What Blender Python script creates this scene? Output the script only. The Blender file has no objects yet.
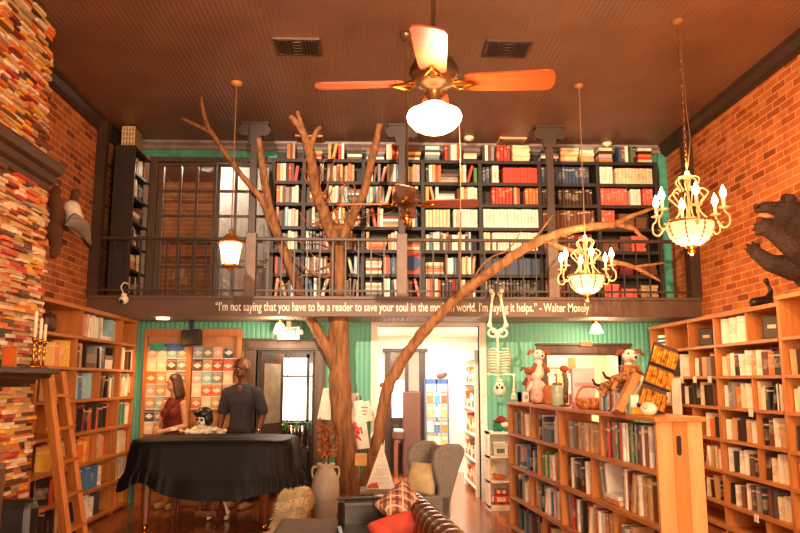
import bpy, math, random
from mathutils import Vector as V, Matrix, Euler
S = bpy.context.scene
COL = S.collection
PI = math.pi
def lin(c):
    if isinstance(c, str):
        c = [int(c[i:i+2], 16)/255 for i in (1, 3, 5)]
    return tuple((x/12.92 if x <= .04045 else ((x+.055)/1.055)**2.4) for x in c[:3])
# ------------------------------------------------------------------ camera, world, daylight, exposure
CAM_Z = 1.58; FPX = 740.0; PITCH = math.atan(115/740); YAW = math.radians(2.0)
cd = bpy.data.cameras.new('camera'); cam = bpy.data.objects.new('camera', cd); COL.objects.link(cam)
cd.sensor_width = 36.0; cd.lens = 36.0*FPX/800.0; cd.clip_start = .05; cd.clip_end = 100
cam.location = (0, 0, CAM_Z); cam.rotation_euler = (PI/2+PITCH, 0, -YAW)
S.camera = cam
w = bpy.data.worlds.new('world'); S.world = w; w.use_nodes = True
w.node_tree.nodes['Background'].inputs[0].default_value = (1.0, .62, .36, 1)
w.node_tree.nodes['Background'].inputs[1].default_value = .12
S.view_settings.view_transform = 'Standard'; S.view_settings.look = 'None'
S.view_settings.gamma = 1.0; S.view_settings.use_curve_mapping = False
S.view_settings.exposure = .6
def area(name, loc, rot, sx, sy, power, col):
    l = bpy.data.lights.new(name, 'AREA'); l.shape = 'RECTANGLE'; l.size = sx; l.size_y = sy; l.energy = power; l.color = col
    o = bpy.data.objects.new(name, l); COL.objects.link(o); o.location = loc; o.rotation_euler = rot
    return o
def point(name, loc, power, col, r=.08):
    l = bpy.data.lights.new(name, 'POINT'); l.energy = power; l.color = col; l.shadow_soft_size = r
    o = bpy.data.objects.new(name, l); COL.objects.link(o); o.location = loc
    return o
def spot(name, loc, tgt, power, col, ang=1.6, r=.06):
    l = bpy.data.lights.new(name, 'SPOT'); l.energy = power; l.color = col; l.spot_size = ang; l.spot_blend = .6; l.shadow_soft_size = r
    o = bpy.data.objects.new(name, l); COL.objects.link(o); o.location = loc
    o.rotation_euler = (V(tgt)-V(loc)).to_track_quat('-Z', 'Y').to_euler()
    return o
WARM = (1.0, .56, .24); DAY = (1.0, .64, .36)
# daylight through the two shop-front windows in the wall behind the camera
area('shopfront_daylight', (1.9, -2.9, 2.0), (PI/2+.12, 0, 0), 3.0, 2.6, 350, DAY)
area('shopfront_daylight', (-1.9, -2.9, 2.0), (PI/2+.12, 0, 0), 2.6, 2.6, 75, DAY)
# added fill spots without fixtures, brightening the right wall, gallery books and book chimney
spot('track_light', (1.0, 1.5, 4.6), (4.0, 6.6, 2.6), 560, WARM, 1.3)
spot('track_light', (-1.2, 1.2, 4.6), (.9, 9.9, 3.6), 2500, (1, .72, .48), .75)
spot('track_light', (.4, 1.0, 4.7), (-3.2, 6.4, 3.2), 230, WARM, .9)

# pixel of the photograph + distance in front of the camera -> a point of the room
_f = V((math.sin(YAW)*math.cos(PITCH), math.cos(YAW)*math.cos(PITCH), math.sin(PITCH)))
_r = V((math.cos(YAW), -math.sin(YAW), 0)); _u = _r.cross(_f)
def at(px, py, y):
    d = _f+_r*((px-400)/FPX)-_u*((py-266.5)/FPX)
    return V((0, 0, CAM_Z))+d*(y/d.y)
def atx(px, py, x):
    d = _f+_r*((px-400)/FPX)-_u*((py-266.5)/FPX)
    return V((0, 0, CAM_Z))+d*(x/d.x)
def atz(px, py, z):
    d = _f+_r*((px-400)/FPX)-_u*((py-266.5)/FPX)
    return V((0, 0, CAM_Z))+d*((z-CAM_Z)/d.z)
def pix(p):
    d = V(p)-V((0, 0, CAM_Z)); c = d.dot(_f)
    return 400+FPX*d.dot(_r)/c, 266.5-FPX*d.dot(_u)/c

# ------------------------------------------------------------------ materials
MATS = {}
def newmat(name):
    m = bpy.data.materials.new(name); m.use_nodes = True
    nt = m.node_tree; b = nt.nodes['Principled BSDF']
    MATS[name] = m
    return m, nt, b
def nd(nt, t, **kw):
    n = nt.nodes.new(t)
    for k, v in kw.items(): setattr(n, k, v)
    return n
def ramp(nt, fac, stops):
    r = nt.nodes.new('ShaderNodeValToRGB'); nt.links.new(fac, r.inputs[0])
    e = r.color_ramp.elements
    while len(e) < len(stops): e.new(.5)
    for i, (p, c) in enumerate(stops): e[i].position = p; e[i].color = (*lin(c), 1)
    return r.outputs[0]
def bump(nt, b, h, s, d=.01):
    n = nt.nodes.new('ShaderNodeBump'); n.inputs['Strength'].default_value = s; n.inputs['Distance'].default_value = d
    nt.links.new(h, n.inputs['Height']); nt.links.new(n.outputs[0], b.inputs['Normal'])
def noise(nt, scale, vec=None, detail=4, stretch=None, space='Object'):
    n = nt.nodes.new('ShaderNodeTexNoise'); n.inputs['Scale'].default_value = scale; n.inputs['Detail'].default_value = detail
    tc = nt.nodes.new('ShaderNodeTexCoord'); v = tc.outputs[space]
    if stretch:
        mp = nt.nodes.new('ShaderNodeMapping'); mp.inputs['Scale'].default_value = stretch; nt.links.new(v, mp.inputs[0]); v = mp.outputs[0]
    nt.links.new(v, n.inputs['Vector'])
    return n.outputs[0]
def plain(name, c, rough=.6, metal=0, var=.12, scale=8, bmp=0, stretch=None, spec=.5, trans=0):
    m, nt, b = newmat(name)
    n = noise(nt, scale, stretch=stretch)
    rgb = c if not isinstance(c, str) else [int(c[i:i+2], 16)/255 for i in (1, 3, 5)]
    lo = [max(0, x*(1-var)) for x in rgb]; hi = [min(1, x*(1+var)) for x in rgb]
    nt.links.new(ramp(nt, n, [(.3, lo), (.7, hi)]), b.inputs['Base Color'])
    b.inputs['Roughness'].default_value = rough; b.inputs['Metallic'].default_value = metal
    b.inputs['Specular IOR Level'].default_value = spec
    if trans: b.inputs['Transmission Weight'].default_value = trans
    if bmp: bump(nt, b, n, bmp)
    return m
def glow(name, c, s, base=None):
    m, nt, b = newmat(name)
    n = noise(nt, 3)
    nt.links.new(ramp(nt, n, [(.2, [x*.97 for x in (base or c)]), (.8, base or c)]), b.inputs['Base Color'])
    b.inputs['Emission Color'].default_value = (*lin(c), 1); b.inputs['Emission Strength'].default_value = s
    return m
def wood(name, c1, c2, rough=.45, stretch=(14, 14, 1.2), scale=2.2, bmp=.12):
    m, nt, b = newmat(name)
    n = noise(nt, scale, detail=6, stretch=stretch)
    nt.links.new(ramp(nt, n, [(.3, c1), (.7, c2)]), b.inputs['Base Color'])
    b.inputs['Roughness'].default_value = rough
    bump(nt, b, n, bmp, .004)
    return m
# brick walls: running bond in the plane of the wall (y along, z up)
def brick(name, cols, mortar):
    m, nt, b = newmat(name)
    g = nd(nt, 'ShaderNodeNewGeometry'); sp = nd(nt, 'ShaderNodeSeparateXYZ'); cb = nd(nt, 'ShaderNodeCombineXYZ')
    nt.links.new(g.outputs['Position'], sp.inputs[0]); nt.links.new(sp.outputs[1], cb.inputs[0]); nt.links.new(sp.outputs[2], cb.inputs[1])
    t = nd(nt, 'ShaderNodeTexBrick'); nt.links.new(cb.outputs[0], t.inputs['Vector'])
    for k, v in (('Scale', 1), ('Mortar Size', .008), ('Mortar Smooth', .35), ('Bias', .0), ('Brick Width', .26), ('Row Height', .08)): t.inputs[k].default_value = v
    t.inputs['Color1'].default_value = (0, 0, 0, 1); t.inputs['Color2'].default_value = (1, 1, 1, 1); t.inputs['Mortar'].default_value = (.5, .5, .5, 1)
    bc = ramp(nt, t.outputs[0], [(0, cols[2]), (.12, cols[1]), (.5, cols[0]), (1, cols[3])])
    mm = nd(nt, 'ShaderNodeMix', data_type='RGBA'); nt.links.new(t.outputs['Fac'], mm.inputs[0]); nt.links.new(bc, mm.inputs[6]); mm.inputs[7].default_value = (*lin(mortar), 1)
    n = noise(nt, 5, detail=8)
    mx = nd(nt, 'ShaderNodeMix', data_type='RGBA', blend_type='MULTIPLY'); mx.inputs[0].default_value = .5
    nt.links.new(mm.outputs[2], mx.inputs[6]); nt.links.new(ramp(nt, n, [(.3, '#b8a090'), (.6, '#ffffff')]), mx.inputs[7])
    nt.links.new(mx.outputs[2], b.inputs['Base Color'])
    b.inputs['Roughness'].default_value = .85
    inv = nd(nt, 'ShaderNodeMath', operation='SUBTRACT'); inv.inputs[0].default_value = 1; nt.links.new(t.outputs['Fac'], inv.inputs[1])
    ad = nd(nt, 'ShaderNodeMath', operation='MULTIPLY_ADD'); nt.links.new(n, ad.inputs[0]); ad.inputs[1].default_value = .6; nt.links.new(inv.outputs[0], ad.inputs[2])
    bump(nt, b, ad.outputs[0], .5, .01)
    return m
# narrow grooved boards: grooves every `pitch` metres along one axis
def beadboard(name, c1, c2, pitch, axis='X', rough=.5, s=.7):
    m, nt, b = newmat(name)
    g = nd(nt, 'ShaderNodeNewGeometry')
    wv = nd(nt, 'ShaderNodeTexWave', wave_type='BANDS', bands_direction=axis, wave_profile='SIN'); wv.inputs['Scale'].default_value = .314/pitch
    nt.links.new(g.outputs['Position'], wv.inputs['Vector'])
    n = noise(nt, 1.6, detail=6)
    nt.links.new(ramp(nt, n, [(.3, c1), (.7, c2)]), b.inputs['Base Color'])
    pw = nd(nt, 'ShaderNodeMath', operation='POWER'); nt.links.new(wv.outputs[0], pw.inputs[0]); pw.inputs[1].default_value = .35
    b.inputs['Roughness'].default_value = rough
    bump(nt, b, pw.outputs[0], s, .012)
    return m
def planks(name, cols, width, length, rough):
    m, nt, b = newmat(name)
    g = nd(nt, 'ShaderNodeNewGeometry'); sp = nd(nt, 'ShaderNodeSeparateXYZ'); cb = nd(nt, 'ShaderNodeCombineXYZ')
    nt.links.new(g.outputs['Position'], sp.inputs[0]); nt.links.new(sp.outputs[1], cb.inputs[0]); nt.links.new(sp.outputs[0], cb.inputs[1])
    t = nd(nt, 'ShaderNodeTexBrick'); nt.links.new(cb.outputs[0], t.inputs['Vector'])
    for k, v in (('Scale', 1), ('Mortar Size', .002), ('Brick Width', length), ('Row Height', width)): t.inputs[k].default_value = v
    t.inputs['Color1'].default_value = (*lin(cols[0]), 1); t.inputs['Color2'].default_value = (*lin(cols[1]), 1); t.inputs['Mortar'].default_value = (*lin(cols[2]), 1)
    n = noise(nt, 3, detail=6, stretch=(12, 1, 1))
    mx = nd(nt, 'ShaderNodeMix', data_type='RGBA', blend_type='MULTIPLY'); mx.inputs[0].default_value = .6
    nt.links.new(t.outputs[0], mx.inputs[6]); nt.links.new(ramp(nt, n, [(.3, '#8c7460'), (.7, '#ffffff')]), mx.inputs[7])
    nt.links.new(mx.outputs[2], b.inputs['Base Color']); b.inputs['Roughness'].default_value = rough
    return m
# book covers take the colour of their object; a lighter title patch and bands, paper grain
def cover_material():
    m, nt, b = newmat('book_cover')
    oi = nd(nt, 'ShaderNodeObjectInfo'); tc = nd(nt, 'ShaderNodeTexCoord'); sp = nd(nt, 'ShaderNodeSeparateXYZ')
    nt.links.new(tc.outputs['Generated'], sp.inputs[0])
    def mth(op, a, bb):
        x = nd(nt, 'ShaderNodeMath', operation=op)
        for i, v in enumerate((a, bb)):
            if isinstance(v, (int, float)): x.inputs[i].default_value = v
            else: nt.links.new(v, x.inputs[i])
        return x.outputs[0]
    rnd = oi.outputs['Random']; z = sp.outputs[2]
    off = mth('MULTIPLY', rnd, 37.0)
    cb = nd(nt, 'ShaderNodeCombineXYZ'); nt.links.new(off, cb.inputs[0]); nt.links.new(off, cb.inputs[1])
    va = nd(nt, 'ShaderNodeVectorMath', operation='ADD'); nt.links.new(tc.outputs['Generated'], va.inputs[0]); nt.links.new(cb.outputs[0], va.inputs[1])
    ns = nd(nt, 'ShaderNodeTexNoise'); ns.inputs['Scale'].default_value = 3.2; ns.inputs['Detail'].default_value = 3; nt.links.new(va.outputs[0], ns.inputs['Vector'])
    art = nd(nt, 'ShaderNodeValToRGB'); nt.links.new(ns.outputs[0], art.inputs[0])
    e = art.color_ramp.elements; e[0].position = .38; e[0].color = (.10, .06, .04, 1); e[1].position = .62; e[1].color = (.8, .66, .5, 1)
    m1 = nd(nt, 'ShaderNodeMix', data_type='RGBA', blend_type='MIX')
    inb = mth('LESS_THAN', mth('ABSOLUTE', mth('SUBTRACT', z, mth('ADD', .35, mth('MULTIPLY', rnd, .3))), 0), .2)
    nt.links.new(mth('MULTIPLY', inb, mth('MULTIPLY', mth('GREATER_THAN', mth('FRACT', mth('MULTIPLY', rnd, 7.0), 0), .5), .34)), m1.inputs[0])
    nt.links.new(oi.outputs['Color'], m1.inputs[6]); nt.links.new(art.outputs[0], m1.inputs[7])
    band = mth('LESS_THAN', mth('ABSOLUTE', mth('SUBTRACT', z, mth('ADD', .74, mth('MULTIPLY', rnd, .16))), 0), .035)
    m2 = nd(nt, 'ShaderNodeMix', data_type='RGBA', blend_type='MIX')
    nt.links.new(mth('MULTIPLY', band, mth('MULTIPLY', mth('GREATER_THAN', mth('FRACT', mth('MULTIPLY', rnd, 13.0), 0), .4), .6)), m2.inputs[0])
    nt.links.new(m1.outputs[2], m2.inputs[6]); m2.inputs[7].default_value = (.8, .66, .45, 1)
    nt.links.new(m2.outputs[2], b.inputs['Base Color'])
    b.inputs['Roughness'].default_value = .42
    return m
COVER = cover_material()
PAGES = plain('book_pages', '#eadcc4', .8, var=.06, scale=40, stretch=(1, 1, 12))
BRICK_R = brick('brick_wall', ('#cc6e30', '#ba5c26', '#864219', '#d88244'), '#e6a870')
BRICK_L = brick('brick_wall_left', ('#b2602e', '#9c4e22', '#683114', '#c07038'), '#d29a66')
CEIL = beadboard('ceiling_boards', '#74503a', '#8a6248', .05, 'X', .4, .35)
FLOORM = planks('floor_boards', ('#8a5030', '#6e3c22', '#2a150b'), .085, 1.6, .22)
GREEN = beadboard('green_beadboard', '#58a88e', '#66b69c', .065, 'X', .45, .55)
GREENP = plain('green_paint', '#4aa088', .5)
BROWN = plain('brown_paint', '#3d2a20', .5, var=.15, scale=3)
BROWNL = plain('brown_paint_fascia', '#5e4232', .5, var=.1, scale=3)
BLACKW = plain('black_shelf_paint', '#2a1f1a', .55, var=.2)
TAUPE = plain('taupe_trim', '#93847c', .5)
PINE = wood('pine_shelving', '#b26a2e', '#ca8242')
PINEH = wood('pine_shelf_boards', '#b26a2e', '#ca8242', stretch=(14, 1.2, 14))
PINEP = wood('pale_pine', '#cf8a4c', '#e4a86c', stretch=(9, 9, .7), scale=1.6)
DARKW = wood('dark_wood', '#3a241a', '#5a3a28')
DARKWH = wood('dark_wood_moulding', '#3a241a', '#5a3828', stretch=(14, 1.2, 14))
DOORW = wood('door_wood', '#4c372c', '#67503f')
MAHOG = wood('mahogany', '#5e2a14', '#8a4424', .3)
BLADEW = wood('fan_blade_wood', '#96401c', '#b45226', .3, stretch=(1.5, 9, 9))
BARK = wood('tree_bark', '#5e3a22', '#a87244', .85, stretch=(9, 9, 1.4), scale=2.2, bmp=1.0)
IRON = plain('dark_iron', '#3a2f2a', .45, .3)
BLACK = plain('black_plastic', '#17130f', .45)
BRASS = plain('brass', '#c98a3a', .25, 1)
CHROME = plain('chrome', '#d8d0c8', .15, 1)
WHITE = plain('white_paint', '#eee6da', .5, var=.03)
WHITEW = plain('white_room_paint', '#f1e6d6', .7, var=.02)
CREAM = plain('cream_plastic', '#efe2cc', .5, var=.04)
BONE = plain('bone_plastic', '#eadfca', .55, var=.08, scale=20)
GREYF = plain('grey_felt', '#8b857e', .95, var=.1, scale=60, bmp=.3)
GREYD = plain('grey_ottoman_fabric', '#756a5f', .95, var=.12, scale=50, bmp=.3)
LEATHER = plain('black_leather', '#211b19', .32, var=.2, scale=14, bmp=.25)
LEATHB = plain('brown_leather', '#5a3418', .27, var=.25, scale=12, bmp=.25)
VELVET = plain('black_cloth', '#070606', .6, var=.3, scale=4, bmp=.1, spec=.3)
SKIN_L = plain('skin_light', '#d79a72', .55, var=.05)
SKIN_D = plain('skin_dark', '#6b3f28', .5, var=.06)
GLASSW = glow('glowing_glass', (1, .90, .74), 2.6)
BOWLG = glow('lit_bowl_glass', (1, .80, .56), .5, (.95, .88, .76))
BULB = glow('flame_bulb', (1, .86, .62), 14)
GLOBE = glow('globe_glass', (1, .88, .70), 9)
SKYP = glow('daylit_window', (1, .95, .88), 3.0)
def glass_material():
    m, nt, b = newmat('window_glass')
    out = nt.nodes['Material Output']
    tr = nd(nt, 'ShaderNodeBsdfTransparent'); gl = nd(nt, 'ShaderNodeBsdfGlossy'); mx = nd(nt, 'ShaderNodeMixShader')
    n = noise(nt, 4); gl.inputs['Roughness'].default_value = .03
    tr.inputs[0].default_value = (.85, .85, .85, 1)
    rr = nd(nt, 'ShaderNodeMapRange'); nt.links.new(n, rr.inputs[0]); rr.inputs[3].default_value = .16; rr.inputs[4].default_value = .24
    nt.links.new(rr.outputs[0], mx.inputs[0]); nt.links.new(tr.outputs[0], mx.inputs[1]); nt.links.new(gl.outputs[0], mx.inputs[2])
    nt.links.new(mx.outputs[0], out.inputs[0]); nt.nodes.remove(b)
    return m
GLASS = glass_material()
def C(hexc, rough=.55, metal=0, var=.08, **k):          # a small painted / printed material by colour
    n = 'paint_'+hexc[1:]+('_%d' % (rough*100))+('m' if metal else '')
    return MATS[n] if n in MATS else plain(n, hexc, rough, metal, var, **k)

# ------------------------------------------------------------------ mesh builder
class MB:
    def __init__(s, X=None): s.v = []; s.f = []; s.m = []; s.X = X
    def add(s, vs, fs, m=0):
        k = len(s.v)
        s.v += [(s.X @ V(p)) if s.X else V(p) for p in vs]
        s.f += [tuple(i+k for i in f) for f in fs]; s.m += [m]*len(fs)
        return s
    def box(s, x0, x1, y0, y1, z0, z1, m=0, R=None, c=None):
        x0, x1 = sorted((x0, x1)); y0, y1 = sorted((y0, y1)); z0, z1 = sorted((z0, z1))
        p = [V((x, y, z)) for x in (x0, x1) for y in (y0, y1) for z in (z0, z1)]
        if R is not None:
            c = c or V(((x0+x1)/2, (y0+y1)/2, (z0+z1)/2)); p = [c+R@(q-c) for q in p]
        return s.add(p, [(0, 1, 3, 2), (4, 6, 7, 5), (0, 4, 5, 1), (2, 3, 7, 6), (0, 2, 6, 4), (1, 5, 7, 3)], m)
    def bar(s, a, b, wx, wz, m=0, up=(0, 0, 1)):         # rectangular bar from a to b
        a, b = V(a), V(b); t = (b-a).normalized(); u = V(up)
        if abs(t.dot(u)) > .95: u = V((1, 0, 0))
        x = t.cross(u).normalized(); z = x.cross(t)
        p = [q+x*(i*wx/2)+z*(j*wz/2) for q in (a, b) for i, j in ((-1, -1), (1, -1), (1, 1), (-1, 1))]
        return s.add(p, [(3, 2, 1, 0), (4, 5, 6, 7), (0, 1, 5, 4), (1, 2, 6, 5), (2, 3, 7, 6), (3, 0, 4, 7)], m)
    def tube(s, pts, rad, n=8, m=0, flat=1.0, caps=True):
        pts = [V(p) for p in pts]
        if isinstance(rad, (int, float)): rad = [rad]*len(pts)
        vs, fs = [], []; T0 = (pts[1]-pts[0]).normalized()
        nrm = T0.orthogonal().normalized()
        for i, p in enumerate(pts):
            t = ((pts[min(i+1, len(pts)-1)]-pts[max(i-1, 0)])).normalized()
            nrm = (nrm-t*nrm.dot(t)).normalized(); b = t.cross(nrm)
            for k in range(n):
                a = 2*PI*k/n; vs.append(p+nrm*(math.cos(a)*rad[i])+b*(math.sin(a)*rad[i]*flat))
        for i in range(len(pts)-1):
            for k in range(n):
                fs.append((i*n+k, i*n+(k+1) % n, (i+1)*n+(k+1) % n, (i+1)*n+k))
        if caps: fs += [tuple(range(n-1, -1, -1)), tuple(range((len(pts)-1)*n, len(pts)*n))]
        return s.add(vs, fs, m)
    def lathe(s, prof, c=(0, 0, 0), n=20, m=0, sx=1, sy=1, R=None):
        c = V(c); vs, fs = [], []
        for r, z in prof:
            for k in range(n):
                a = 2*PI*k/n; q = V((r*math.cos(a)*sx, r*math.sin(a)*sy, z)); vs.append(c+(R@q if R is not None else q))
        for i in range(len(prof)-1):
            for k in range(n): fs.append((i*n+k, i*n+(k+1) % n, (i+1)*n+(k+1) % n, (i+1)*n+k))
        if prof[0][0] > 1e-4: fs.append(tuple(range(n-1, -1, -1)))
        if prof[-1][0] > 1e-4: fs.append(tuple(range((len(prof)-1)*n, len(prof)*n)))
        return s.add(vs, fs, m)
    def sph(s, c, r, m=0, n=14, k=9, R=None):
        if isinstance(r, (int, float)): r = (r, r, r)
        prof = [(max(math.sin(PI*i/k), 1e-5), -math.cos(PI*i/k)) for i in range(k+1)]
        c = V(c); vs, fs = [], []
        for rr, z in prof:
            for j in range(n):
                a = 2*PI*j/n; q = V((rr*math.cos(a)*r[0], rr*math.sin(a)*r[1], z*r[2])); vs.append(c+(R@q if R is not None else q))
        for i in range(k):
            for j in range(n): fs.append((i*n+j, i*n+(j+1) % n, (i+1)*n+(j+1) % n, (i+1)*n+j))
        return s.add(vs, fs, m)
    def prism(s, poly, axis, a, b, m=0):                  # poly in the other two axes, in order
        def mk(p, t): return {'x': (t, p[0], p[1]), 'y': (p[0], t, p[1]), 'z': (p[0], p[1], t)}[axis]
        n = len(poly); vs = [mk(p, a) for p in poly]+[mk(p, b) for p in poly]
        fs = [tuple(range(n-1, -1, -1)), tuple(range(n, 2*n))]+[(i, (i+1) % n, n+(i+1) % n, n+i) for i in range(n)]
        return s.add(vs, fs, m)
    def build(s, name, mats, parent=None, smooth=False, bevel=0, remesh=0, sub=0, smoothmod=0):
        me = bpy.data.meshes.new(name)
        off = WL.get(parent.name, V((0, 0, 0))) if parent is not None else V((0, 0, 0))
        me.from_pydata([tuple(p-off) for p in s.v], [], s.f)
        if not isinstance(mats, (list, tuple)): mats = [mats]
        for x in mats: me.materials.append(x)
        if len(mats) > 1: me.polygons.foreach_set('material_index', s.m)
        if smooth: me.polygons.foreach_set('use_smooth', [True]*len(me.polygons))
        me.validate(); me.update()
        fix_normals(me)
        o = bpy.data.objects.new(name, me); COL.objects.link(o)
        if parent is not None: o.parent = parent; WL[o.name] = off
        if remesh:
            md = o.modifiers.new('skin', 'REMESH'); md.mode = 'VOXEL'; md.voxel_size = remesh; md.use_smooth_shade = True
        if smoothmod:
            md = o.modifiers.new('smooth', 'SMOOTH'); md.factor = .5; md.iterations = smoothmod
        if bevel:
            md = o.modifiers.new('bevel', 'BEVEL'); md.width = bevel; md.segments = 2; md.limit_method = 'ANGLE'
        if sub:
            md = o.modifiers.new('sub', 'SUBSURF'); md.levels = sub; md.render_levels = sub
        return o
import bmesh
def fix_normals(me):
    bm = bmesh.new(); bm.from_mesh(me); bmesh.ops.recalc_face_normals(bm, faces=bm.faces); bm.to_mesh(me); bm.free()
WL = {}
def thing(name, label, cat, loc=(0, 0, 0), group=None):
    o = bpy.data.objects.new(name, None); COL.objects.link(o); o.location = loc; WL[o.name] = V(loc); o.empty_display_size = .1
    return tag(o, label, cat, group)
def tag(o, label, cat, group=None):
    o['label'] = label; o['category'] = cat
    if group: o['group'] = group
    return o
def struct(o):
    o['kind'] = 'structure'; return o
def children(o): return list(o.children)
def copy_tree(o, parent=None):
    c = o.copy(); COL.objects.link(c)
    if parent is not None: c.parent = parent
    for ch in children(o): copy_tree(ch, c)
    return c
def ordi(n): return '%d%s' % (n, 'th' if 10 <= n % 100 <= 20 else {1: 'st', 2: 'nd', 3: 'rd'}.get(n % 10, 'th'))
def smoothpath(pts, rads, k=4):                            # Catmull-Rom through the points
    P = [V(p) for p in pts]; out, ro = [], []
    for i in range(len(P)-1):
        a, b, c, d = P[max(i-1, 0)], P[i], P[i+1], P[min(i+2, len(P)-1)]
        for j in range(k):
            t = j/k
            out.append(.5*((2*b)+(c-a)*t+(2*a-5*b+4*c-d)*t*t+(3*b-a-3*c+d)*t**3)); ro.append(rads[i]*(1-t)+rads[i+1]*t)
    out.append(P[-1]); ro.append(rads[-1])
    return out, ro
# ------------------------------------------------------------------ the room
XL, XR, YB, YF, ZC, Y0 = -3.56, 4.17, 10.2, 9.25, 4.92, -3.0
ZM0, ZM1 = 2.385, 2.632                                     # underside and floor of the mezzanine
struct(MB().box(XL-.2, XR+.2, Y0-.2, 14.2, -.2, 0).build('floor', planks('floor_planks', ('#b8683a', '#94522c', '#38200f'), .085, 1.6, .2)))
struct(MB().box(XL-.2, XR+.2, Y0-.2, YB+.2, ZC, ZC+.2).build('ceiling', CEIL))
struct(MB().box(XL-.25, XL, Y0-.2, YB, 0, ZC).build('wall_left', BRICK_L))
struct(MB().box(XR, XR+.25, Y0-.2, YB, 0, ZC).build('wall_right', BRICK_R))
fw_ = MB()
for a in ((XL, -3.2, 0, ZC), (-.6, .4, 0, ZC), (3.4, XR, 0, ZC), (-3.2, -.6, 0, .7), (-3.2, -.6, 3.3, ZC), (.4, 3.4, 0, .7), (.4, 3.4, 3.3, ZC)):
    fw_.box(a[0], a[1], Y0-.2, Y0, a[2], a[3])
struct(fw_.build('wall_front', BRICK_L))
for n_, (x0, x1) in enumerate(((-3.2, -.6), (.4, 3.4))):
    wn = struct(MB().box(x0, x1, Y0-.16, Y0-.13, .7, 3.3).build('window_%d' % (n_+2), SKYP))
    fr = MB()
    for k in range(4): x = x0+(x1-x0)*k/3; fr.box(x-.03, x+.03, Y0-.13, Y0-.05, .7, 3.3)
    for z in (.7, 2.5, 3.3): fr.box(x0, x1, Y0-.13, Y0-.05, z-.03, z+.03)
    fr.build('window_frame', DARKW, wn)
# back wall: green boards below, openings for two dark-framed doorways and the white room
DA = (-1.60, -.80, 2.0); DB = (.05, 1.45, 2.335); DC = (2.38, 3.42, 1.94)
bw = MB()
for a in ((XL, DA[0], 0, ZM0+.1), (DA[0], DA[1], DA[2], ZM0+.1), (DA[1], DB[0], 0, ZM0+.1), (DB[0], DB[1], DB[2], ZM0+.1),
          (DB[1], DC[0], 0, ZM0+.1), (DC[0], DC[1], DC[2], ZM0+.1), (DC[1], XR, 0, ZM0+.1)):
    bw.box(a[0], a[1], YB, YB+.15, a[2], a[3])
struct(bw.build('wall_back', GREEN))
ub = MB()
for a in ((XL, -3.1, ZM0+.1, ZC), (-3.1, -1.42, 4.62, ZC), (-1.42, XR, ZM0+.1, ZC)): ub.box(a[0], a[1], YB, YB+.15, a[2], a[3])
struct(ub.build('wall_back_upper', GREENP))
# crown mouldings
for nm, poly, ax, a, b in (
        ('trim_left', [(XL, ZC), (XL+.13, ZC), (XL+.12, ZC-.03), (XL+.09, ZC-.04), (XL+.04, ZC-.1), (XL+.035, ZC-.15), (XL, ZC-.16)], 'y', Y0, YB),
        ('trim_right', [(XR, ZC), (XR-.13, ZC), (XR-.12, ZC-.03), (XR-.09, ZC-.04), (XR-.04, ZC-.1), (XR-.035, ZC-.15), (XR, ZC-.16)], 'y', Y0, YB)):
    struct(MB().prism(poly, ax, a, b).build(nm, BROWN))
mc = MB()
mc.prism([(YB, ZC), (YB-.14, ZC), (YB-.13, ZC-.03), (YB-.07, ZC-.06), (YB-.05, ZC-.09), (YB, ZC-.11)], 'x', XL, XR)
struct(mc.build('trim_back', TAUPE))
# mezzanine: deck, fascia with nosing, soffit strip
mz = struct(MB().box(XL, XR, YF+.04, YB, ZM0+.02, ZM1-.005).build('mezzanine_floor', DARKWH))
fs = MB().box(XL, XR, YF, YF+.04, ZM0, ZM1)
fs.box(XL, XR, YF-.035, YF, ZM1-.035, ZM1).box(XL, XR, YF-.012, YF, ZM0, ZM0+.02)
fs.build('fascia', BROWNL, mz)
MB().box(XL, XR, YF+.04, YB, ZM0+.0, ZM0+.02).build('soffit', beadboard('soffit_boards', '#8d7d70', '#a08f80', .06, 'X', .5, .9), mz)
def text(name, body, mat, loc, width=None, size=.14, rot=(PI/2, 0, 0), parent=None, ext=.002, xs=None, align='CENTER'):
    cu = bpy.data.curves.new(name, 'FONT'); cu.body = body; cu.size = size; cu.extrude = ext; cu.align_x = align; cu.align_y = 'CENTER'
    cu.materials.append(mat)
    o = bpy.data.objects.new(name, cu); COL.objects.link(o)
    if width:
        bpy.context.view_layer.update(); sx = width/max(o.dimensions.x, 1e-3)
    else: sx = 1
    o.scale = (xs or sx, 1, 1); o.rotation_euler = rot
    cu.offset = .0015*size/.15; bpy.context.view_layer.update()
    me = bpy.data.meshes.new_from_object(o); bpy.data.objects.remove(o); bpy.data.curves.remove(cu)
    o = bpy.data.objects.new(name, me); COL.objects.link(o)
    o.scale = (xs or sx, 1, 1); o.rotation_euler = rot
    o.location = V(loc)-(WL.get(parent.name, V((0, 0, 0))) if parent is not None else V((0, 0, 0)))
    if parent is not None: o.parent = parent
    return o
text('painted_quote', '\u201cI\u2019m not saying that you have to be a reader to save your soul in the modern world. I\u2019m saying it helps.\u201d - Walter Mosely',
     C('#f3e4cf', .5), (.37, YF-.004, 2.497), 4.69, .155, parent=mz)
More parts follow.
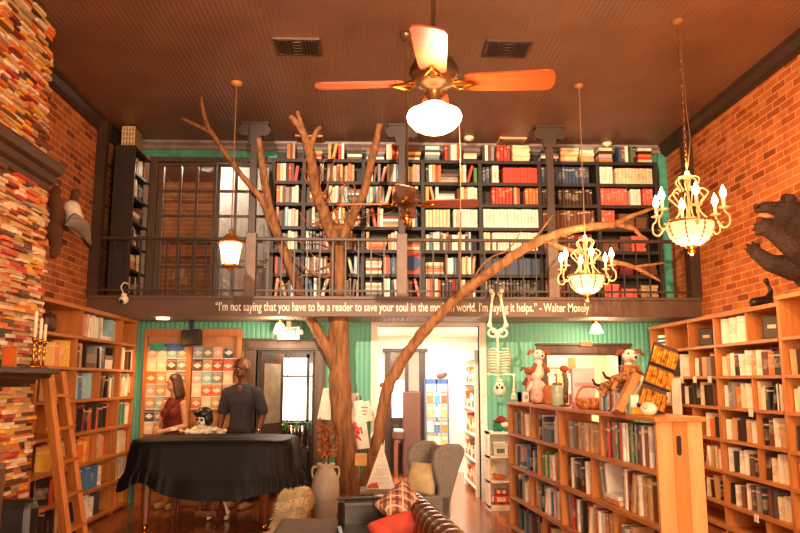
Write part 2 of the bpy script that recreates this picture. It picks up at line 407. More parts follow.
# columns carrying the ceiling: boxed foot behind the rail, slim shaft, scrolled bracket
def column(x, y, foot=True, wall=0):
    c = struct(MB().box(x-.045, x+.045, y-.045, y+.045, 0 if wall else ZM1, ZC-.02).box(x-.06, x+.06, y-.06, y+.06, 3.40, 3.46).build('column', BROWN, bevel=.006))
    if foot: MB().box(x-.068, x+.068, y-.068, y+.068, ZM1, 3.45).build('column_foot', C('#7a6252', .5), c, bevel=.008)
    b = MB()
    b.prism([(x-.07, ZC-.30), (x+.07, ZC-.30), (x+.085, ZC-.2), (x+.17, ZC-.1), (x+.17, ZC-.03), (x-.17, ZC-.03), (x-.17, ZC-.1), (x-.085, ZC-.2)], 'y', y-.055, y+.055)
    b.box(x-.19, x+.19, y-.07, y+.07, ZC-.03, ZC-.002)
    for s in (-1, 1):
        for r in (.075, .045, .02):
            b.lathe([(r, -.062-(.075-r)*.3), (r, .062+(.075-r)*.3)], (x+s*.135, y, ZC-.115), 14, R=Matrix.Rotation(PI/2, 3, 'X'))
    b.build('bracket', BROWN, c)
    return c
CX = [at(252, 200, YF+.02).x, at(402, 200, YF+.02).x, at(552, 200, YF+.02).x]
for x in CX: column(x, YF+.09)
for x, s in ((XL+.06, 1), (XR-.06, -1)):
    struct(MB().box(x-.06, x+.06, YF-.02, YF+.1, ZM1, ZC-.01).box(x-.075, x+.075, YF-.04, YF+.12, ZM1, 3.45).box(x-.07, x+.07, YF-.03, YF+.11, ZC-.2, ZC-.01).build('column', BROWN))
# railing
rl = thing('mezzanine_railing', 'dark iron railing with thin balusters along the edge of the upstairs gallery', 'railing', (0, YF+.03, ZM1))
segs = [XL+.13, CX[0]-.068, CX[0]+.068, CX[1]-.068, CX[1]+.068, CX[2]-.068, CX[2]+.068, XR-.14]
for i in range(0, 8, 2):
    a, b = segs[i], segs[i+1]
    MB().box(a, b, YF+.005, YF+.055, 3.345, 3.385).build('top_rail', BROWN, rl, bevel=.006)
    MB().box(a, b, YF+.015, YF+.045, 2.695, 2.72).build('bottom_rail', BROWN, rl)
    n = round((b-a)/.165)
    for k in range(1, n):
        x = a+(b-a)*k/n
        MB().box(x-.009, x+.009, YF+.021, YF+.039, ZM1, 3.345).build('baluster', IRON, rl)

# upstairs glazed doors in their dark frame
wx0, wx1, wz0, wz1 = at(157, 200, YB-.05).x, at(271.5, 200, YB-.05).x, ZM1+.02, at(200, 164, YB-.05).z
win = struct(MB().box(wx0-.10, wx0, YB-.1, YB+.1, ZM1, wz1+.02).box(wx1, wx1+.10, YB-.1, YB+.1, ZM1, wz1+.02).box(wx0-.10, wx1+.10, YB-.1, YB+.1, wz1+.021, wz1+.09).build('window_1', DOORW, bevel=.008))
MB().box(wx0-.17, wx0-.101, YB-.15, YB-.02, ZM1, wz1+.10).box(wx0-.155, wx0-.115, YB-.17, YB-.151, ZM1, wz1+.10).build('pilaster', TAUPE, win)
mid = at(216, 200, YB-.05).x
for k, (a, b) in enumerate(((wx0+.005, mid-.005), (mid+.005, wx1-.005))):
    sw_ = .075 if k == 0 else .04; se_ = .04; zb_, zt_s = wz0+.09, wz1-.03
    sash = MB().box(a, a+sw_, YB-.06, YB, wz0, wz1).box(b-se_, b, YB-.06, YB, wz0, wz1).box(a+sw_, b-se_, YB-.059, YB-.001, zt_s, wz1).box(a+sw_, b-se_, YB-.059, YB-.001, wz0, zb_)
    for j in (1, 2): x = a+sw_+(b-se_-a-sw_)*j/3; sash.box(x-.017, x+.017, YB-.05, YB-.01, zb_, zt_s)
    for j in range(1, 5): z = zb_+(zt_s-zb_)*(j+.12)/5.12; sash.box(a+sw_, b-se_, YB-.048, YB-.012, z-.017, z+.017)
    sash.build('sash', DOORW, win)
    MB().box(a+.03, b-.03, YB-.032, YB-.026, wz0+.04, wz1-.02).build('pane', GLASS, win)
# the room behind that window: brick wall, boarded ceiling, a low cabinet seen dimly
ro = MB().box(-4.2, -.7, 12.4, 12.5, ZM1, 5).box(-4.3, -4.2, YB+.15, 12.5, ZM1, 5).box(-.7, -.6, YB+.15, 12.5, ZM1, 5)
struct(ro.build('wall_upstairs_room', BRICK_L))
struct(MB().box(-4.3, -.6, YB+.15, 12.5, ZM1-.1, ZM1).build('floor_upstairs_room', FLOORM))
struct(MB().box(-4.3, -.6, YB+.15, 12.5, 4.95, 5.05).build('ceiling_upstairs_room', CEIL))
struct(MB().box(-2.42, -.7, 11.2, 11.26, ZM1, 4.94).build('wall_upstairs_partition', beadboard('pale_boards', '#c9bfb4', '#ded5ca', .12, 'X', .6, .6)))  # added pale panel standing in for daylight reflected in the right leaf
point('upstairs_room_lamp', (-2.5, 10.72, 4.75), 60, (1, .85, .7), .1)  # added fill, no fixture, brightens what shows through the panes

# ground-floor doorways
def doorframe(name, d, outer, mat, top=.13, rosette=True):
    x0, x1, z1 = d; x0o, x1o = outer
    m = MB()
    for a, b in ((x0o, x0), (x1, x1o)):
        m.box(a, b, YB-.03, YB+.15, 0, z1).box(a+.02, b-.02, YB-.045, YB-.03, 0, z1)
    m.box(x0, x1, YB-.03, YB+.15, z1, z1+top).box(x0, x1, YB-.045, YB-.03, z1+.02, z1+top-.02)
    for a, b in ((x0o, x0), (x1, x1o)):
        m.box(a-.01, b+.01, YB-.05, YB+.15, z1, z1+top)
        if rosette:
            cxx = (a+b)/2
            for r, dd in ((.055, .06), (.04, .07), (.018, .08)): m.lathe([(r, 0), (r, .02)], (cxx, YB-dd, z1+top/2), 16, R=Matrix.Rotation(PI/2, 3, 'X'))
    m.box(x0o-.03, x1o+.03, YB-.065, YB, z1+top, z1+top+.03)
    return struct(m.build(name, mat, bevel=.004))
dA = doorframe('door_1', DA, (-1.76, -.66), DOORW)
dB_ = struct(MB().box(DB[0]-.09, DB[0], YB-.02, YB+.15, 0, DB[2]).box(DB[1], DB[1]+.09, YB-.02, YB+.15, 0, DB[2]).box(DB[0]-.09, DB[1]+.09, YB-.02, YB+.15, DB[2], ZM0).build('door_2', WHITE))
dC = doorframe('door_3', DC, (2.25, 3.53), DARKW, rosette=False)
def backroom(name, x0, x1, y1, z1, mat, y0=YB+.15):
    struct(MB().box(x0-.1, x0, y0, y1, 0, z1).box(x1, x1+.1, y0, y1, 0, z1).box(x0-.1, x1+.1, y1, y1+.1, 0, z1).build('wall_'+name, mat))
    struct(MB().box(x0-.1, x1+.1, y0, y1, z1, z1+.05).build('ceiling_'+name, mat))
backroom('vestibule', -1.95, -.5, 11.9, 2.38, C('#6f6257', .6))
backroom('white_room', -.05, 1.85, 13.4, 2.38, WHITEW)
backroom('side_room', 2.1, 3.75, 12.0, 2.38, C('#e0c8a8', .6))
# vestibule: open door leaf, bright outside window
pv = lambda px, py, y: at(px, py, y)
a, b = pv(284, 358, 11.85), pv(306, 420, 11.85)
w3 = struct(MB().box(a.x, b.x, 11.86, 11.88, b.z, a.z).build('window_4', SKYP))
MB().box(a.x-.06, a.x, 11.8, 11.9, b.z-.06, a.z+.06).box(b.x, b.x+.06, 11.8, 11.9, b.z-.06, a.z+.06).box(a.x-.06, b.x+.06, 11.8, 11.9, a.z, a.z+.08).box(a.x-.06, b.x+.06, 11.8, 11.9, b.z-.12, b.z).box(a.x+.06, a.x+.075, 11.84, 11.87, b.z, a.z).box(a.x, b.x, 11.84, 11.87, a.z-.3, a.z-.27).build('window_frame', DOORW, w3)
def leaf(name, hinge, ang, width, h, mat, label):
    X = Matrix.Translation(V(hinge))@Matrix.Rotation(ang, 4, 'Z')
    d = struct(MB(X).box(0, width, -.02, .02, 0, h).build(name, mat))
    MB(X).box(.1, width-.1, -.022, .022, 1.0, h-.15).build('pane', C('#b8a58f', .15), d)
    MB(X).box(.1, width-.1, -.028, .028, .2, .85).build('panel', mat, d)
    MB(X).sph((width-.06, -.05, .95), .03).build('door_handle', BRASS, d, smooth=True)
    return d
leaf('door_4', (-1.57, YB+.16, 0), 1.25, .72, 1.98, DOORW, '')
leaf('door_5', (-.82, YB+.16, 0), 1.75, .55, 1.98, DARKW, '')
point('vestibule_lamp', (-1.2, 11.0, 2.2), 26, (1, .8, .6), .06)
# white room: dark glazed door and an upright piano at its back, bright ceiling lamp
area('white_room_lamp', (.75, 11.8, 2.34), (0, 0, 0), 1.3, 2.2, 95, (1, .86, .72))
area('side_room_lamp', (2.9, 11.1, 2.34), (0, 0, 0), 1.2, 1.2, 45, (1, .78, .56))
a, b = at(385, 352, 13.35), at(425, 352, 13.35)
d6 = struct(MB().box(a.x, a.x+.1, 13.28, 13.4, 0, a.z).box(b.x-.1, b.x, 13.28, 13.4, 0, a.z).box(a.x-.04, b.x+.04, 13.26, 13.4, a.z, a.z+.06).box(a.x+.101, b.x-.101, 13.3, 13.4, 0, .5).box(a.x+.36, a.x+.42, 13.3, 13.38, .501, a.z).build('door_6', C('#33231b', .5)))
MB().box(a.x+.1, b.x-.1, 13.36, 13.38, .5, a.z).build('pane', C('#4a3a30', .1), d6)
MB().box(a.x+.13, a.x+.34, 13.345, 13.355, .95, 1.6).build('daylit_pane', SKYP, d6)
# baseboards
struct(MB().box(DA[1]+.15, DB[0]-.09, YB-.02, YB, 0, .16).box(DB[1]+.09, DC[0]-.14, YB-.02, YB, 0, .16).build('baseboard_back', WHITE))
struct(MB().box(XR-.115, XR, YB-.09, YB-.06, ZM1, ZC-.12).box(XL, XL+.1, YB-.06, YB-.02, 0, ZM0).build('trim_1', GREENP))
# ------------------------------------------------------------------ books
PAL = {'white': '#f4e9d9', 'cream': '#ead2ab', 'tan': '#c99d6c', 'orange': '#dc7430', 'red': '#c43d28', 'coral': '#e4624e', 'dark red': '#7c231a',
       'brown': '#6f4329', 'dark brown': '#3f281b', 'black': '#211b18', 'navy': '#3a4c66', 'blue': '#4274a0', 'light blue': '#93bfcc', 'teal': '#2d8a7d',
       'green': '#4d7f48', 'grey': '#8d8780', 'pink': '#e3a89c', 'yellow': '#e2ae3f'}
MIX = [('white', 5), ('cream', 4), ('tan', 3), ('orange', 2), ('red', 3), ('dark red', 1), ('brown', 3), ('dark brown', 2), ('black', 2), ('navy', 1), ('blue', 1), ('light blue', 1), ('grey', 2), ('pink', 1), ('green', .6), ('yellow', .6)]
DARKMIX = [('white', 7), ('cream', 4), ('dark brown', 4), ('black', 3), ('brown', 3), ('tan', 3), ('grey', 2), ('dark red', .7), ('orange', .5)]
def pick(rng, pal):
    if isinstance(pal, str): return pal
    t = rng.random()*sum(w_ for _, w_ in pal)
    for c, w_ in pal:
        t -= w_
        if t <= 0: return c
    return pal[-1][0]
def unit_book():
    m = MB()                                             # unit cover: rounded spine at y=0, two boards
    out = [(-.5, 1), (-.5, .06), (-.3, .0), (.3, .0), (.5, .06), (.5, 1), (.40, 1), (.40, .1), (-.40, .1), (-.40, 1)]
    n = len(out); vs = [(x, y, 0) for x, y in out]+[(x, y, 1) for x, y in out]
    fs_ = [(i, (i+1) % n, n+(i+1) % n, n+i) for i in range(n)]
    for q in ((0, 1, 8, 9), (1, 2, 7, 8), (2, 3, 7), (3, 4, 6, 7) , (4, 5, 6)):
        pass
    caps = [(0, 1, 8, 9), (1, 2, 3, 4, 7, 8), (4, 5, 6, 7)]
    fs_ += [tuple(reversed(q)) for q in caps]+[tuple(i+n for i in q) for q in caps]
    m.add(vs, fs_)
    c = m.build('book', COVER)
    p = MB().box(-.40, .40, .08, .97, .012, .985).build('pages', PAGES, c)
    return c, p
BOOK0, PAGE0 = unit_book()
COVER_ME, PAGE_ME = BOOK0.data, PAGE0.data
bpy.data.objects.remove(PAGE0); bpy.data.objects.remove(BOOK0)
NBOOK = [0]
PEND = []
def book(t, d, h, cname, loc, rot, label, group, name='book', pages=True, cat='book', hexc=None):
    if name == 'book': PEND.append((t, d, h, cname, V(loc), rot, label, group)); return
    put_book(t, d, h, cname, loc, rot, label, group, name, pages)
def put_book(t, d, h, cname, loc, rot, label, group, name='book', pages=True):
    o = bpy.data.objects.new(name, COVER_ME); COL.objects.link(o)
    o.scale = (t, d, h); o.location = loc; o.rotation_euler = rot
    o.color = (*lin(PAL[cname]), 1)
    tag(o, label, 'book', group)
    if pages:
        p = bpy.data.objects.new('pages', PAGE_ME); COL.objects.link(p); p.parent = o
    return o
def flush_books():
    """the 300 that show largest become objects of their own, the rest one object"""
    def size(q):
        t, d, h, cn, loc, rot = q[:6]; Mx = Matrix.Translation(loc)@Euler(rot).to_matrix().to_4x4()
        P = [pix(Mx@V((x*t, y*d, z*h))) for x in (-.5, .5) for y in (0, 1) for z in (0, 1)]
        xs = [min(max(p[0], 0), 800) for p in P]; ys = [min(max(p[1], 0), 533) for p in P]
        return (max(xs)-min(xs))*(max(ys)-min(ys))
    od = sorted(range(len(PEND)), key=lambda i: -size(PEND[i])); big = set(od[:300]); mb = MB(); mats_ = []; ix = {}
    for i, q in enumerate(PEND):
        if i in big: put_book(*q)
        else:
            t, d, h, cn, loc, rot = q[:6]
            if cn not in ix: ix[cn] = len(mats_); mats_.append(C(PAL[cn], .5))
            mb.X = Matrix.Translation(loc)@Euler(rot).to_matrix().to_4x4(); mb.box(-t/2, t/2, 0, d, 0, h, ix[cn])
    if mb.v: o = mb.build('more_books', mats_); o['kind'] = 'stuff'; tag(o, 'remaining books half hidden low down in the pine bookcases', 'books')
def shelf_run(x, y, ang, length, z, style, pal, rng, hmax, lab, group, start=0, dens=1.0, skip=None, name='book', hr=(.19, .25), tr=(.018, .04), dr=(.13, .17), face=(.6, 1.2)):
    """books standing from (x, y) along direction ang (their spines face ang-90 degrees); lab(colour, kind, n) -> label"""
    U = V((math.cos(ang), math.sin(ang), 0)); N = V((math.sin(ang), -math.cos(ang), 0))
    u = .02; n = start; B = V((x, y, 0)); hs = rng.uniform(*hr)
    while True:
        cn = pick(rng, pal)
        t = rng.uniform(*tr); d = rng.uniform(*dr); h = min(rng.uniform(*hr) if style != 'set' else hs, hmax-.02)
        if style == 'set': t = tr[1]*.8; d = dr[1]
        if style == 'face':                                # turned so that the cover looks out into the room
            wdt = rng.uniform(.12, .16); fa = rng.uniform(*face); adv = rng.uniform(.085, .125)
            ext = wdt*abs(math.sin(fa))+t
            if u+ext > length: break
            p = B+U*(u+(ext-t/2 if fa > 0 else t/2))-N*.03
            kind = 'face-out book'
            if not (skip and skip(p+V((0, 0, z+h*.5)))):
                n += 1
                lean = rng.uniform(-.10, .10)
                book(t, wdt, h, cn, p+V((0, 0, z+.5*t*abs(math.sin(lean))+.001)), (0, lean, ang+fa), lab(cn, kind, n), group, name)
            u += adv
            continue
        if style == 'flat' or (style == 'mix' and rng.random() < .05 and u+h < length):
            if u+h > length: break
            zz = z+.001
            for k in range(rng.randint(2, 4)):
                cn = pick(rng, pal); hh = h*rng.uniform(.9, 1); tt = t*rng.uniform(.8, 1.2)
                if zz+tt-z > hmax-.01: break
                p = B+U*u+V((0, 0, zz+tt/2))
                if not (skip and skip(p)):
                    n += 1; book(tt, d, hh, cn, p, (0, PI/2, ang), lab(cn, 'book lying flat', n), group, name)
                zz += tt+.001
            u += h+.015
            continue
        lean = 0
        if style == 'mix' and rng.random() < .16: lean = rng.choice((-1, 1))*rng.uniform(.08, .28)
        wd = t*math.cos(lean)+h*abs(math.sin(lean))
        if u+wd > length: break
        off = t*.5*math.cos(lean) if lean >= 0 else wd-t*.5*math.cos(lean)
        p = B+U*(u+off)-N*rng.uniform(.0, .03)+V((0, 0, z+.5*t*abs(math.sin(lean))+.001))
        if not (skip and skip(p+V((0, 0, h*.5)))):
            n += 1
            book(t, d, h, cn, p, (0, lean, ang), lab(cn, 'leaning book' if lean else 'book', n), group, name)
        u += wd+rng.uniform(.001, .004)
        if style == 'mix' and rng.random() < .06*dens: u += rng.uniform(.02, .08)
    return n
ROWS = ['bottom', 'second lowest', 'third lowest', 'fourth', 'fifth', 'sixth', 'top']

# ------------------------------------------------------------------ upstairs bookcase wall
DX = [-1.389, -.971, -.158, .659, 1.454, 2.28, 3.098, 3.92]
BZ = [2.71, 3.017, 3.347, 3.666, 3.996, 4.30, 4.614]         # tops of the shelves
ub_ = thing('bookcase', 'long black bookcase filling the upstairs gallery wall', 'bookcase', (1.2, 9.9, ZM1))
for i, x in enumerate(DX):
    MB().box(x-.025, x+.025, 9.88, 10.19, ZM1, 4.614).build('divider', BLACKW, ub_)
for i in range(7):
    for z in BZ: MB().box(DX[i]+.025, DX[i+1]-.025, 9.885, 10.19, z-.045, z).build('shelf', BLACKW, ub_)
MB().box(DX[0], DX[-1], 10.185, 10.198, ZM1, 4.80).build('back_panel', BLACKW, ub_)
rng = random.Random(7)
UP = []                                                    # (t, d, h, colour, location, rotation, bay, row, n)
SPEC = {(4, 1): [('set', 'navy', .13), ('set', 'white', .15), ('set', 'red', .52)], (4, 2): [('flat', 'white', .12), ('set', 'red', .3), ('mix', MIX, .16), ('set', 'orange', .2)],
        (4, 3): [('set', 'white', .8)], (4, 4): [('set', 'cream', .12), ('set', 'white', .66)], (4, 5): [('set', 'navy', .78)], (4, 6): [('set', 'black', .78)],
        (5, 1): [('set', 'navy', .72)], (5, 2): [('set', 'dark brown', .12), ('set', 'cream', .1), ('set', 'dark brown', .5)], (5, 3): [('set', 'brown', .76)], (5, 4): [('set', 'dark red', .7)],
        (5, 5): [('set', 'dark brown', .5)], (5, 6): [('set', 'dark red', .3), ('set', 'dark brown', .4)],
        (6, 1): [('set', 'white', .22), ('set', 'cream', .54)], (6, 2): [('set', 'coral', .42), ('set', 'white', .17), ('set', 'coral', .18)], (6, 3): [('set', 'coral', .24), ('flat', 'brown', .4)],
        (6, 4): [('flat', 'brown', .4), ('flat', 'coral', .35)], (6, 5): [('flat', 'dark red', .5), ('flat', 'brown', .26)], (6, 6): [('flat', 'coral', .5), ('flat', 'tan', .26)],
        (4, 0): [('mix', MIX, .2), ('set', 'red', .22), ('flat', 'cream', .3)], (3, 3): [('set', 'cream', .38), ('set', 'white', .36)]}
for bay in range(7):
    for r in range(7):
        zi = 6-r; z = BZ[zi]; hmax = (BZ[zi+1]-.05-z) if zi < 6 else .245
        x0 = DX[bay]+.03; L = DX[bay+1]-DX[bay]-.06
        for style, pal, ln in SPEC.get((bay, r), [('mix', MIX, L)] if r else [('flat', MIX, L*.36), ('mix', MIX, L*.36), ('flat', MIX, L*.28)]):
            u = .01; hs = rng.uniform(.22, .26)
            while u < ln-.02:
                t = rng.uniform(.03, .052); h = min(rng.uniform(.215, .285), hmax-.012); cn = pick(rng, pal); lean = 0; d = rng.uniform(.15, .2)
                if style == 'set': t = .046; h = min(hs, hmax-.015)
                if style == 'flat' or (style == 'mix' and rng.random() < .06):
                    h = min(rng.uniform(.2, .26), ln-u)
                    if h < .12: break
                    zz = z+.001
                    for k in range(rng.randint(3, 5)+(1 if r == 0 else 0)):
                        tt = rng.uniform(.03, .048)
                        if zz+tt > z+hmax-.01: break
                        UP.append((tt, d, h*rng.uniform(.9, 1), pick(rng, pal), V((x0+u, 9.9+rng.uniform(0, .03), zz+tt/2)), (0, PI/2, 0), bay, r)); zz += tt+.001
                    u += h+.012; continue
                if style == 'mix' and rng.random() < .1: lean = rng.choice((-1, 1))*rng.uniform(.1, .35)
                wd = t*math.cos(lean)+h*abs(math.sin(lean))
                if u+wd > ln: break
                off = t*.5*math.cos(lean) if lean >= 0 else wd-t*.5*math.cos(lean)
                UP.append((t, d, h, cn, V((x0+u+off, 9.9+rng.uniform(0, .025), z+.5*t*abs(math.sin(lean))+.001)), (0, lean, 0), bay, r))
                u += wd+.002
            x0 += ln+.004
# the 300 that show largest are objects of their own, the rest one object
key = sorted(range(len(UP)), key=lambda i: -UP[i][0]*UP[i][2])
big = set(key[:300]); rest = {}
cnt = {}
for i, (t, d, h, cn, loc, rot, bay, r) in enumerate(UP):
    n = cnt[(bay, r)] = cnt.get((bay, r), 0)+1
    if i in big:
        kind = 'book lying flat' if rot[1] > 1 else ('leaning hardback' if rot[1] else 'hardback')
        book(t, d, h, cn, loc, rot, '%s %s, %s from the left, bay %d, row %d down, upstairs bookcase' % (cn, kind, ordi(n), bay+1, r+1),
             'books on the upstairs gallery shelves', 'hardback_book', pages=False)
    else: rest.setdefault(cn, []).append(i)
mb = MB(); mats_ = []
for cn, ids in rest.items():
    k = len(mats_); mats_.append(C(PAL[cn], .5))
    for i in ids:
        t, d, h, _, loc, rot, bay, r = UP[i]
        mb.X = Matrix.Translation(loc)@Euler(rot).to_matrix().to_4x4()
        mb.box(-t/2, t/2, 0, d, 0, h, k)
o = mb.build('small_books', mats_); o['kind'] = 'stuff'; tag(o, 'remaining thinner books filling the gaps on the upstairs gallery shelves', 'books')
# round blue sign leaning among the books right of the middle column
sg = thing('round_sign', 'orange card with a round blue sign leaning on books beside the middle column', 'sign', at(412, 273, 9.88))
q = at(412, 263, 9.86)
MB().box(q.x-.12, q.x+.12, 9.868, 9.878, q.z-.15, q.z+.17).build('card', C('#d8502c'), sg)
MB().lathe([(.105, 0), (.105, .008)], (q.x, 9.868, q.z), 28, R=Matrix.Rotation(PI/2, 3, 'X')).build('disc', C('#23407a'), sg)
# side bookcase upstairs by the left wall: black, seen from its end
sb = thing('bookcase', 'tall black bookcase standing sideways by the left brick wall upstairs', 'bookcase', (-3.25, 9.7, ZM1))
sx0, sx1, sy0, sy1, sz = -3.40, -3.12, 9.42, 10.12, at(122, 145, 9.42).z
MB().box(sx0, sx1, sy0, sy0+.03, ZM1, sz).build('side_panel', BLACKW, sb); MB().box(sx0, sx1, sy1-.03, sy1, ZM1, sz).build('side_panel', BLACKW, sb)
MB().box(sx0, sx0+.015, sy0, sy1, ZM1, sz).build('back_panel', BLACKW, sb)
for k in range(7):
    z = ZM1+.06+(sz-.02-ZM1-.06)*k/6
    MB().box(sx0, sx1, sy0+.03, sy1-.03, z-.03, z).build('shelf', BLACKW, sb)
    if k < 6: shelf_run(sx1-.02, sy0+.06, PI/2, .55, z, 'mix', [('cream', 2), ('tan', 2), ('brown', 3), ('black', 4), ('orange', 1)], rng, .3,
              lambda c, kd, n, k=k: '%s %s, %s from the left, shelf %d down of sideways black bookcase' % (c, kd, ordi(n), 6-k), 'books in the sideways upstairs bookcase', name='side_book', tr=(.05, .09))
bx = thing('crate', 'small pale crate with lattice front on top of the sideways black bookcase', 'crate', (-3.2, 9.6, sz))
p0, p1 = at(122, 145, 9.45), at(135, 127, 9.45)
MB().box(p0.x, p1.x, 9.45, 9.75, sz+.001, p1.z).build('body', C('#a07a4c'), bx)
lt = MB()
for i in range(5): x = p0.x+(p1.x-p0.x)*i/4; lt.box(x-.006, x+.006, 9.44, 9.45, sz+.001, p1.z)
for i in range(5): z = sz+(p1.z-sz)*i/4; lt.box(p0.x, p1.x, 9.44, 9.45, max(z-.006, sz+.001), z+.006)
lt.build('lattice', C('#ecd9ae'), bx)

# ------------------------------------------------------------------ pine wall cases downstairs
def wallcase(name_label, x0, x1, ya, yb, zs, topz, uprights, shorts, back):
    """case between the wall side x0 and the front x1 from ya to yb; zs = tops of the boards"""
    root = thing('bookcase', name_label, 'bookcase', ((x0+x1)/2, (ya+yb)/2, 0), 'pine wall bookcases')
    for y in (ya+.02, yb-.02): MB().box(x0, x1, y-.02, y+.02, 0, topz).build('side_panel', PINE, root)
    for y in uprights: MB().box(x0, x1, y-.018, y+.018, 0, topz-.04).build('divider', PINE, root)
    s = -1 if x1 < x0 else 1
    MB().box(x0, x1+s*.02, ya, yb, topz-.04, topz).build('top_board', PINEH, root)
    for z in zs: MB().box(x0, x1+s*.008, ya+.04, yb-.04, z-.03, z).build('shelf', PINEH, root)
    for y, k in shorts:
        z0 = zs[k]; z1 = (zs[k+1] if k+1 < len(zs) else topz-.01)-.03
        MB().box(x0, x1-s*.01, y-.014, y+.014, z0, z1).build('divider', PINE, root)
    MB().box(x0, x1-s*.06, ya+.04, yb-.04, 0, zs[0]-.03).build('plinth', PINEH, root)
    if back: MB().box(x0, x0+s*.012, ya+.04, yb-.04, zs[0], topz-.04).build('back_panel', PINE, root)
    return root
RX = 3.75; RZ = [.06, .30, .64, .97, 1.31, 1.64, 1.98]; RT = 2.31
yR = lambda px: atx(px, 380, RX).y
def behind_end(p):
    x, y = pix(p); return (x < 705 and y > 416) or y > 528 or x > 806
rcd = [yR(717)]
rshort = [(yR(667), 6), (yR(690), 6), (yR(749), 6), (yR(690), 5), (yR(751), 4), (yR(690), 3), (yR(753), 3), (yR(752), 2), (yR(755), 0)]
wallcase('tall pine bookcase along the right-hand brick wall, reaching to the back corner', XR-.005, RX, 6.72, 9.98, RZ, RT, rcd, rshort, False)
wallcase('nearer pine bookcase on the right-hand wall, cut by the frame edge', XR-.005, RX-.03, 4.7, 6.70, RZ, 2.36, [5.7], [], False)
rg = random.Random(11)
RNAME = ['bottom', 'sixth', 'fifth', 'fourth', 'third', 'second', 'top']
def lab_r(k): return lambda c, kd, n: '%s %s, %s from back corner, %s shelf down, right-hand bookcase' % (c, kd, ordi(n), RNAME[k])
ncount = {}
for k in range(1, 6):
    z = RZ[k]; hm = RZ[k+1]-.03-z
    cuts = sorted([6.74, 9.96]+rcd+[y for y, kk in rshort if kk == k], reverse=True)
    n = 0
    for a, b in zip(cuts[:-1], cuts[1:]):
        style = 'face' if rg.random() < .88 else 'mix'
        n = shelf_run(RX+.02, a-.02, -PI/2, a-b-.05, z, style, DARKMIX if style == 'face' else MIX, rg, hm, lab_r(k), 'books in the right-hand bookcase', n, skip=behind_end, hr=(.2, .27), face=(-1.05, -.5))
# few in the nearer bay, low in the frame and at the edge
for k in range(2, 6):
    shelf_run(RX, 6.66, -PI/2, .5, RZ[k], 'face', DARKMIX, rg, .3, face=(-1.05, -.5), lab=lambda c, kd, n, k=k: '%s %s, %s from the upright, %s shelf down, nearer right-hand bookcase' % (c, kd, ordi(n), RNAME[k]), group='books in the nearer right-hand bookcase', skip=behind_end)
# top row: black framed cards, a big white two-volume set, a striped mug
def framed(y, h, label):
    r = thing('framed_card', label, 'framed card', (RX+.08, y, RZ[6]), 'framed cards')
    X = Matrix.Translation((RX+.10, y, RZ[6]+.003))@Matrix.Rotation(-.85, 4, 'Z')@Matrix.Rotation(-.14, 4, 'X')
    MB(X).box(-.09, .09, 0, .02, 0, h).build('frame', C('#2a211b'), r); MB(X).box(-.07, .07, -.004, 0, .02, h-.02).build('card', C('#4a3c30'), r)
    MB(X).box(-.04, .04, -.006, -.004, h*.45, h*.6).build('title', C('#d9c4a0'), r)
framed(yR(700), .22, 'dark framed card left of the thick white books, top shelf of right-hand bookcase')
framed(yR(765), .24, 'dark framed card right of the thick white books, top shelf of right-hand bookcase')
for i in range(3):
    book((.11, .13, .16)[i], .2, .27, 'white', (RX+.05, yR(723+9*i), RZ[6]+.001), (0, 0, -PI/2+.35), ('first', 'second', 'third')[i]+' thick white volume from the left, top shelf of right-hand bookcase', 'thick white volumes')
mg = thing('striped_canister', 'white canister with dark blue stripes on top shelf at the back corner', 'canister', (RX+.1, yR(660), RZ[6]))
MB().lathe([(.12, .001), (.12, .2), (.11, .2), (.11, .02)], (RX+.13, yR(660), RZ[6]), 20).build('body', C('#efe4d2'), mg, smooth=False)
for z in (.04, .09, .14): MB().lathe([(.1215, z), (.1215, z+.028), (.118, z+.028), (.118, z)], (RX+.13, yR(660), RZ[6]), 20).build('stripe', C('#28385c'), mg)
# price cards hanging from the shelves
for px, k in ((683, 5), (696, 5), (711, 5), (750, 4), (748, 1)):
    y = yR(px); o = MB().box(RX-.018, RX-.012, y-.04, y+.04, RZ[k]-.075, RZ[k]+.0).build('price_card', C('#efe0c4'))
    tag(o, 'cream price card on the %s shelf down of right-hand bookcase, %s' % (RNAME[k], {683: 'farthest back', 696: 'middle of three', 711: 'beside the divider', 750: 'centre', 748: 'low down'}[px]), 'card', 'price cards')

LXF = -3.15; LZ = [.06, .38, .70, 1.04, 1.39, 1.73, 2.06]; LT = 2.38
yL = lambda px: atx(px, 380, LXF).y
lcd = [yL(120)]
lshort = [(yL(80), 6), (yL(76), 5), (yL(77), 4), (yL(101), 4), (yL(78), 3), (yL(80), 2), (yL(101), 2), (yL(82), 1)]
wallcase('tall pine bookcase along the left brick wall behind the ladder', XL+.005, LXF, 7.10, 9.98, LZ, LT, lcd, lshort, True)
lg = random.Random(5)
LSPEC = {6: [(82, 84, None), (85, 117, 'pale')], 5: [(54, 75, 'yg'), (78, 117, 'mixed'), (123, 134, 'mixed')], 4: [(56, 75, 'orange'), (79, 99, 'lblue'), (102, 117, 'mixed'), (121, 136, 'white')],
         3: [(80, 116, 'redface'), (121, 137, 'teal')], 2: [(56, 78, 'orange'), (82, 99, 'orange'), (102, 117, 'orange'), (121, 137, 'white')], 1: [(56, 80, 'redface'), (83, 113, 'boxset'), (121, 137, 'white')], 0: [(56, 80, 'dark'), (83, 112, 'boxset'), (121, 137, 'orange')]}
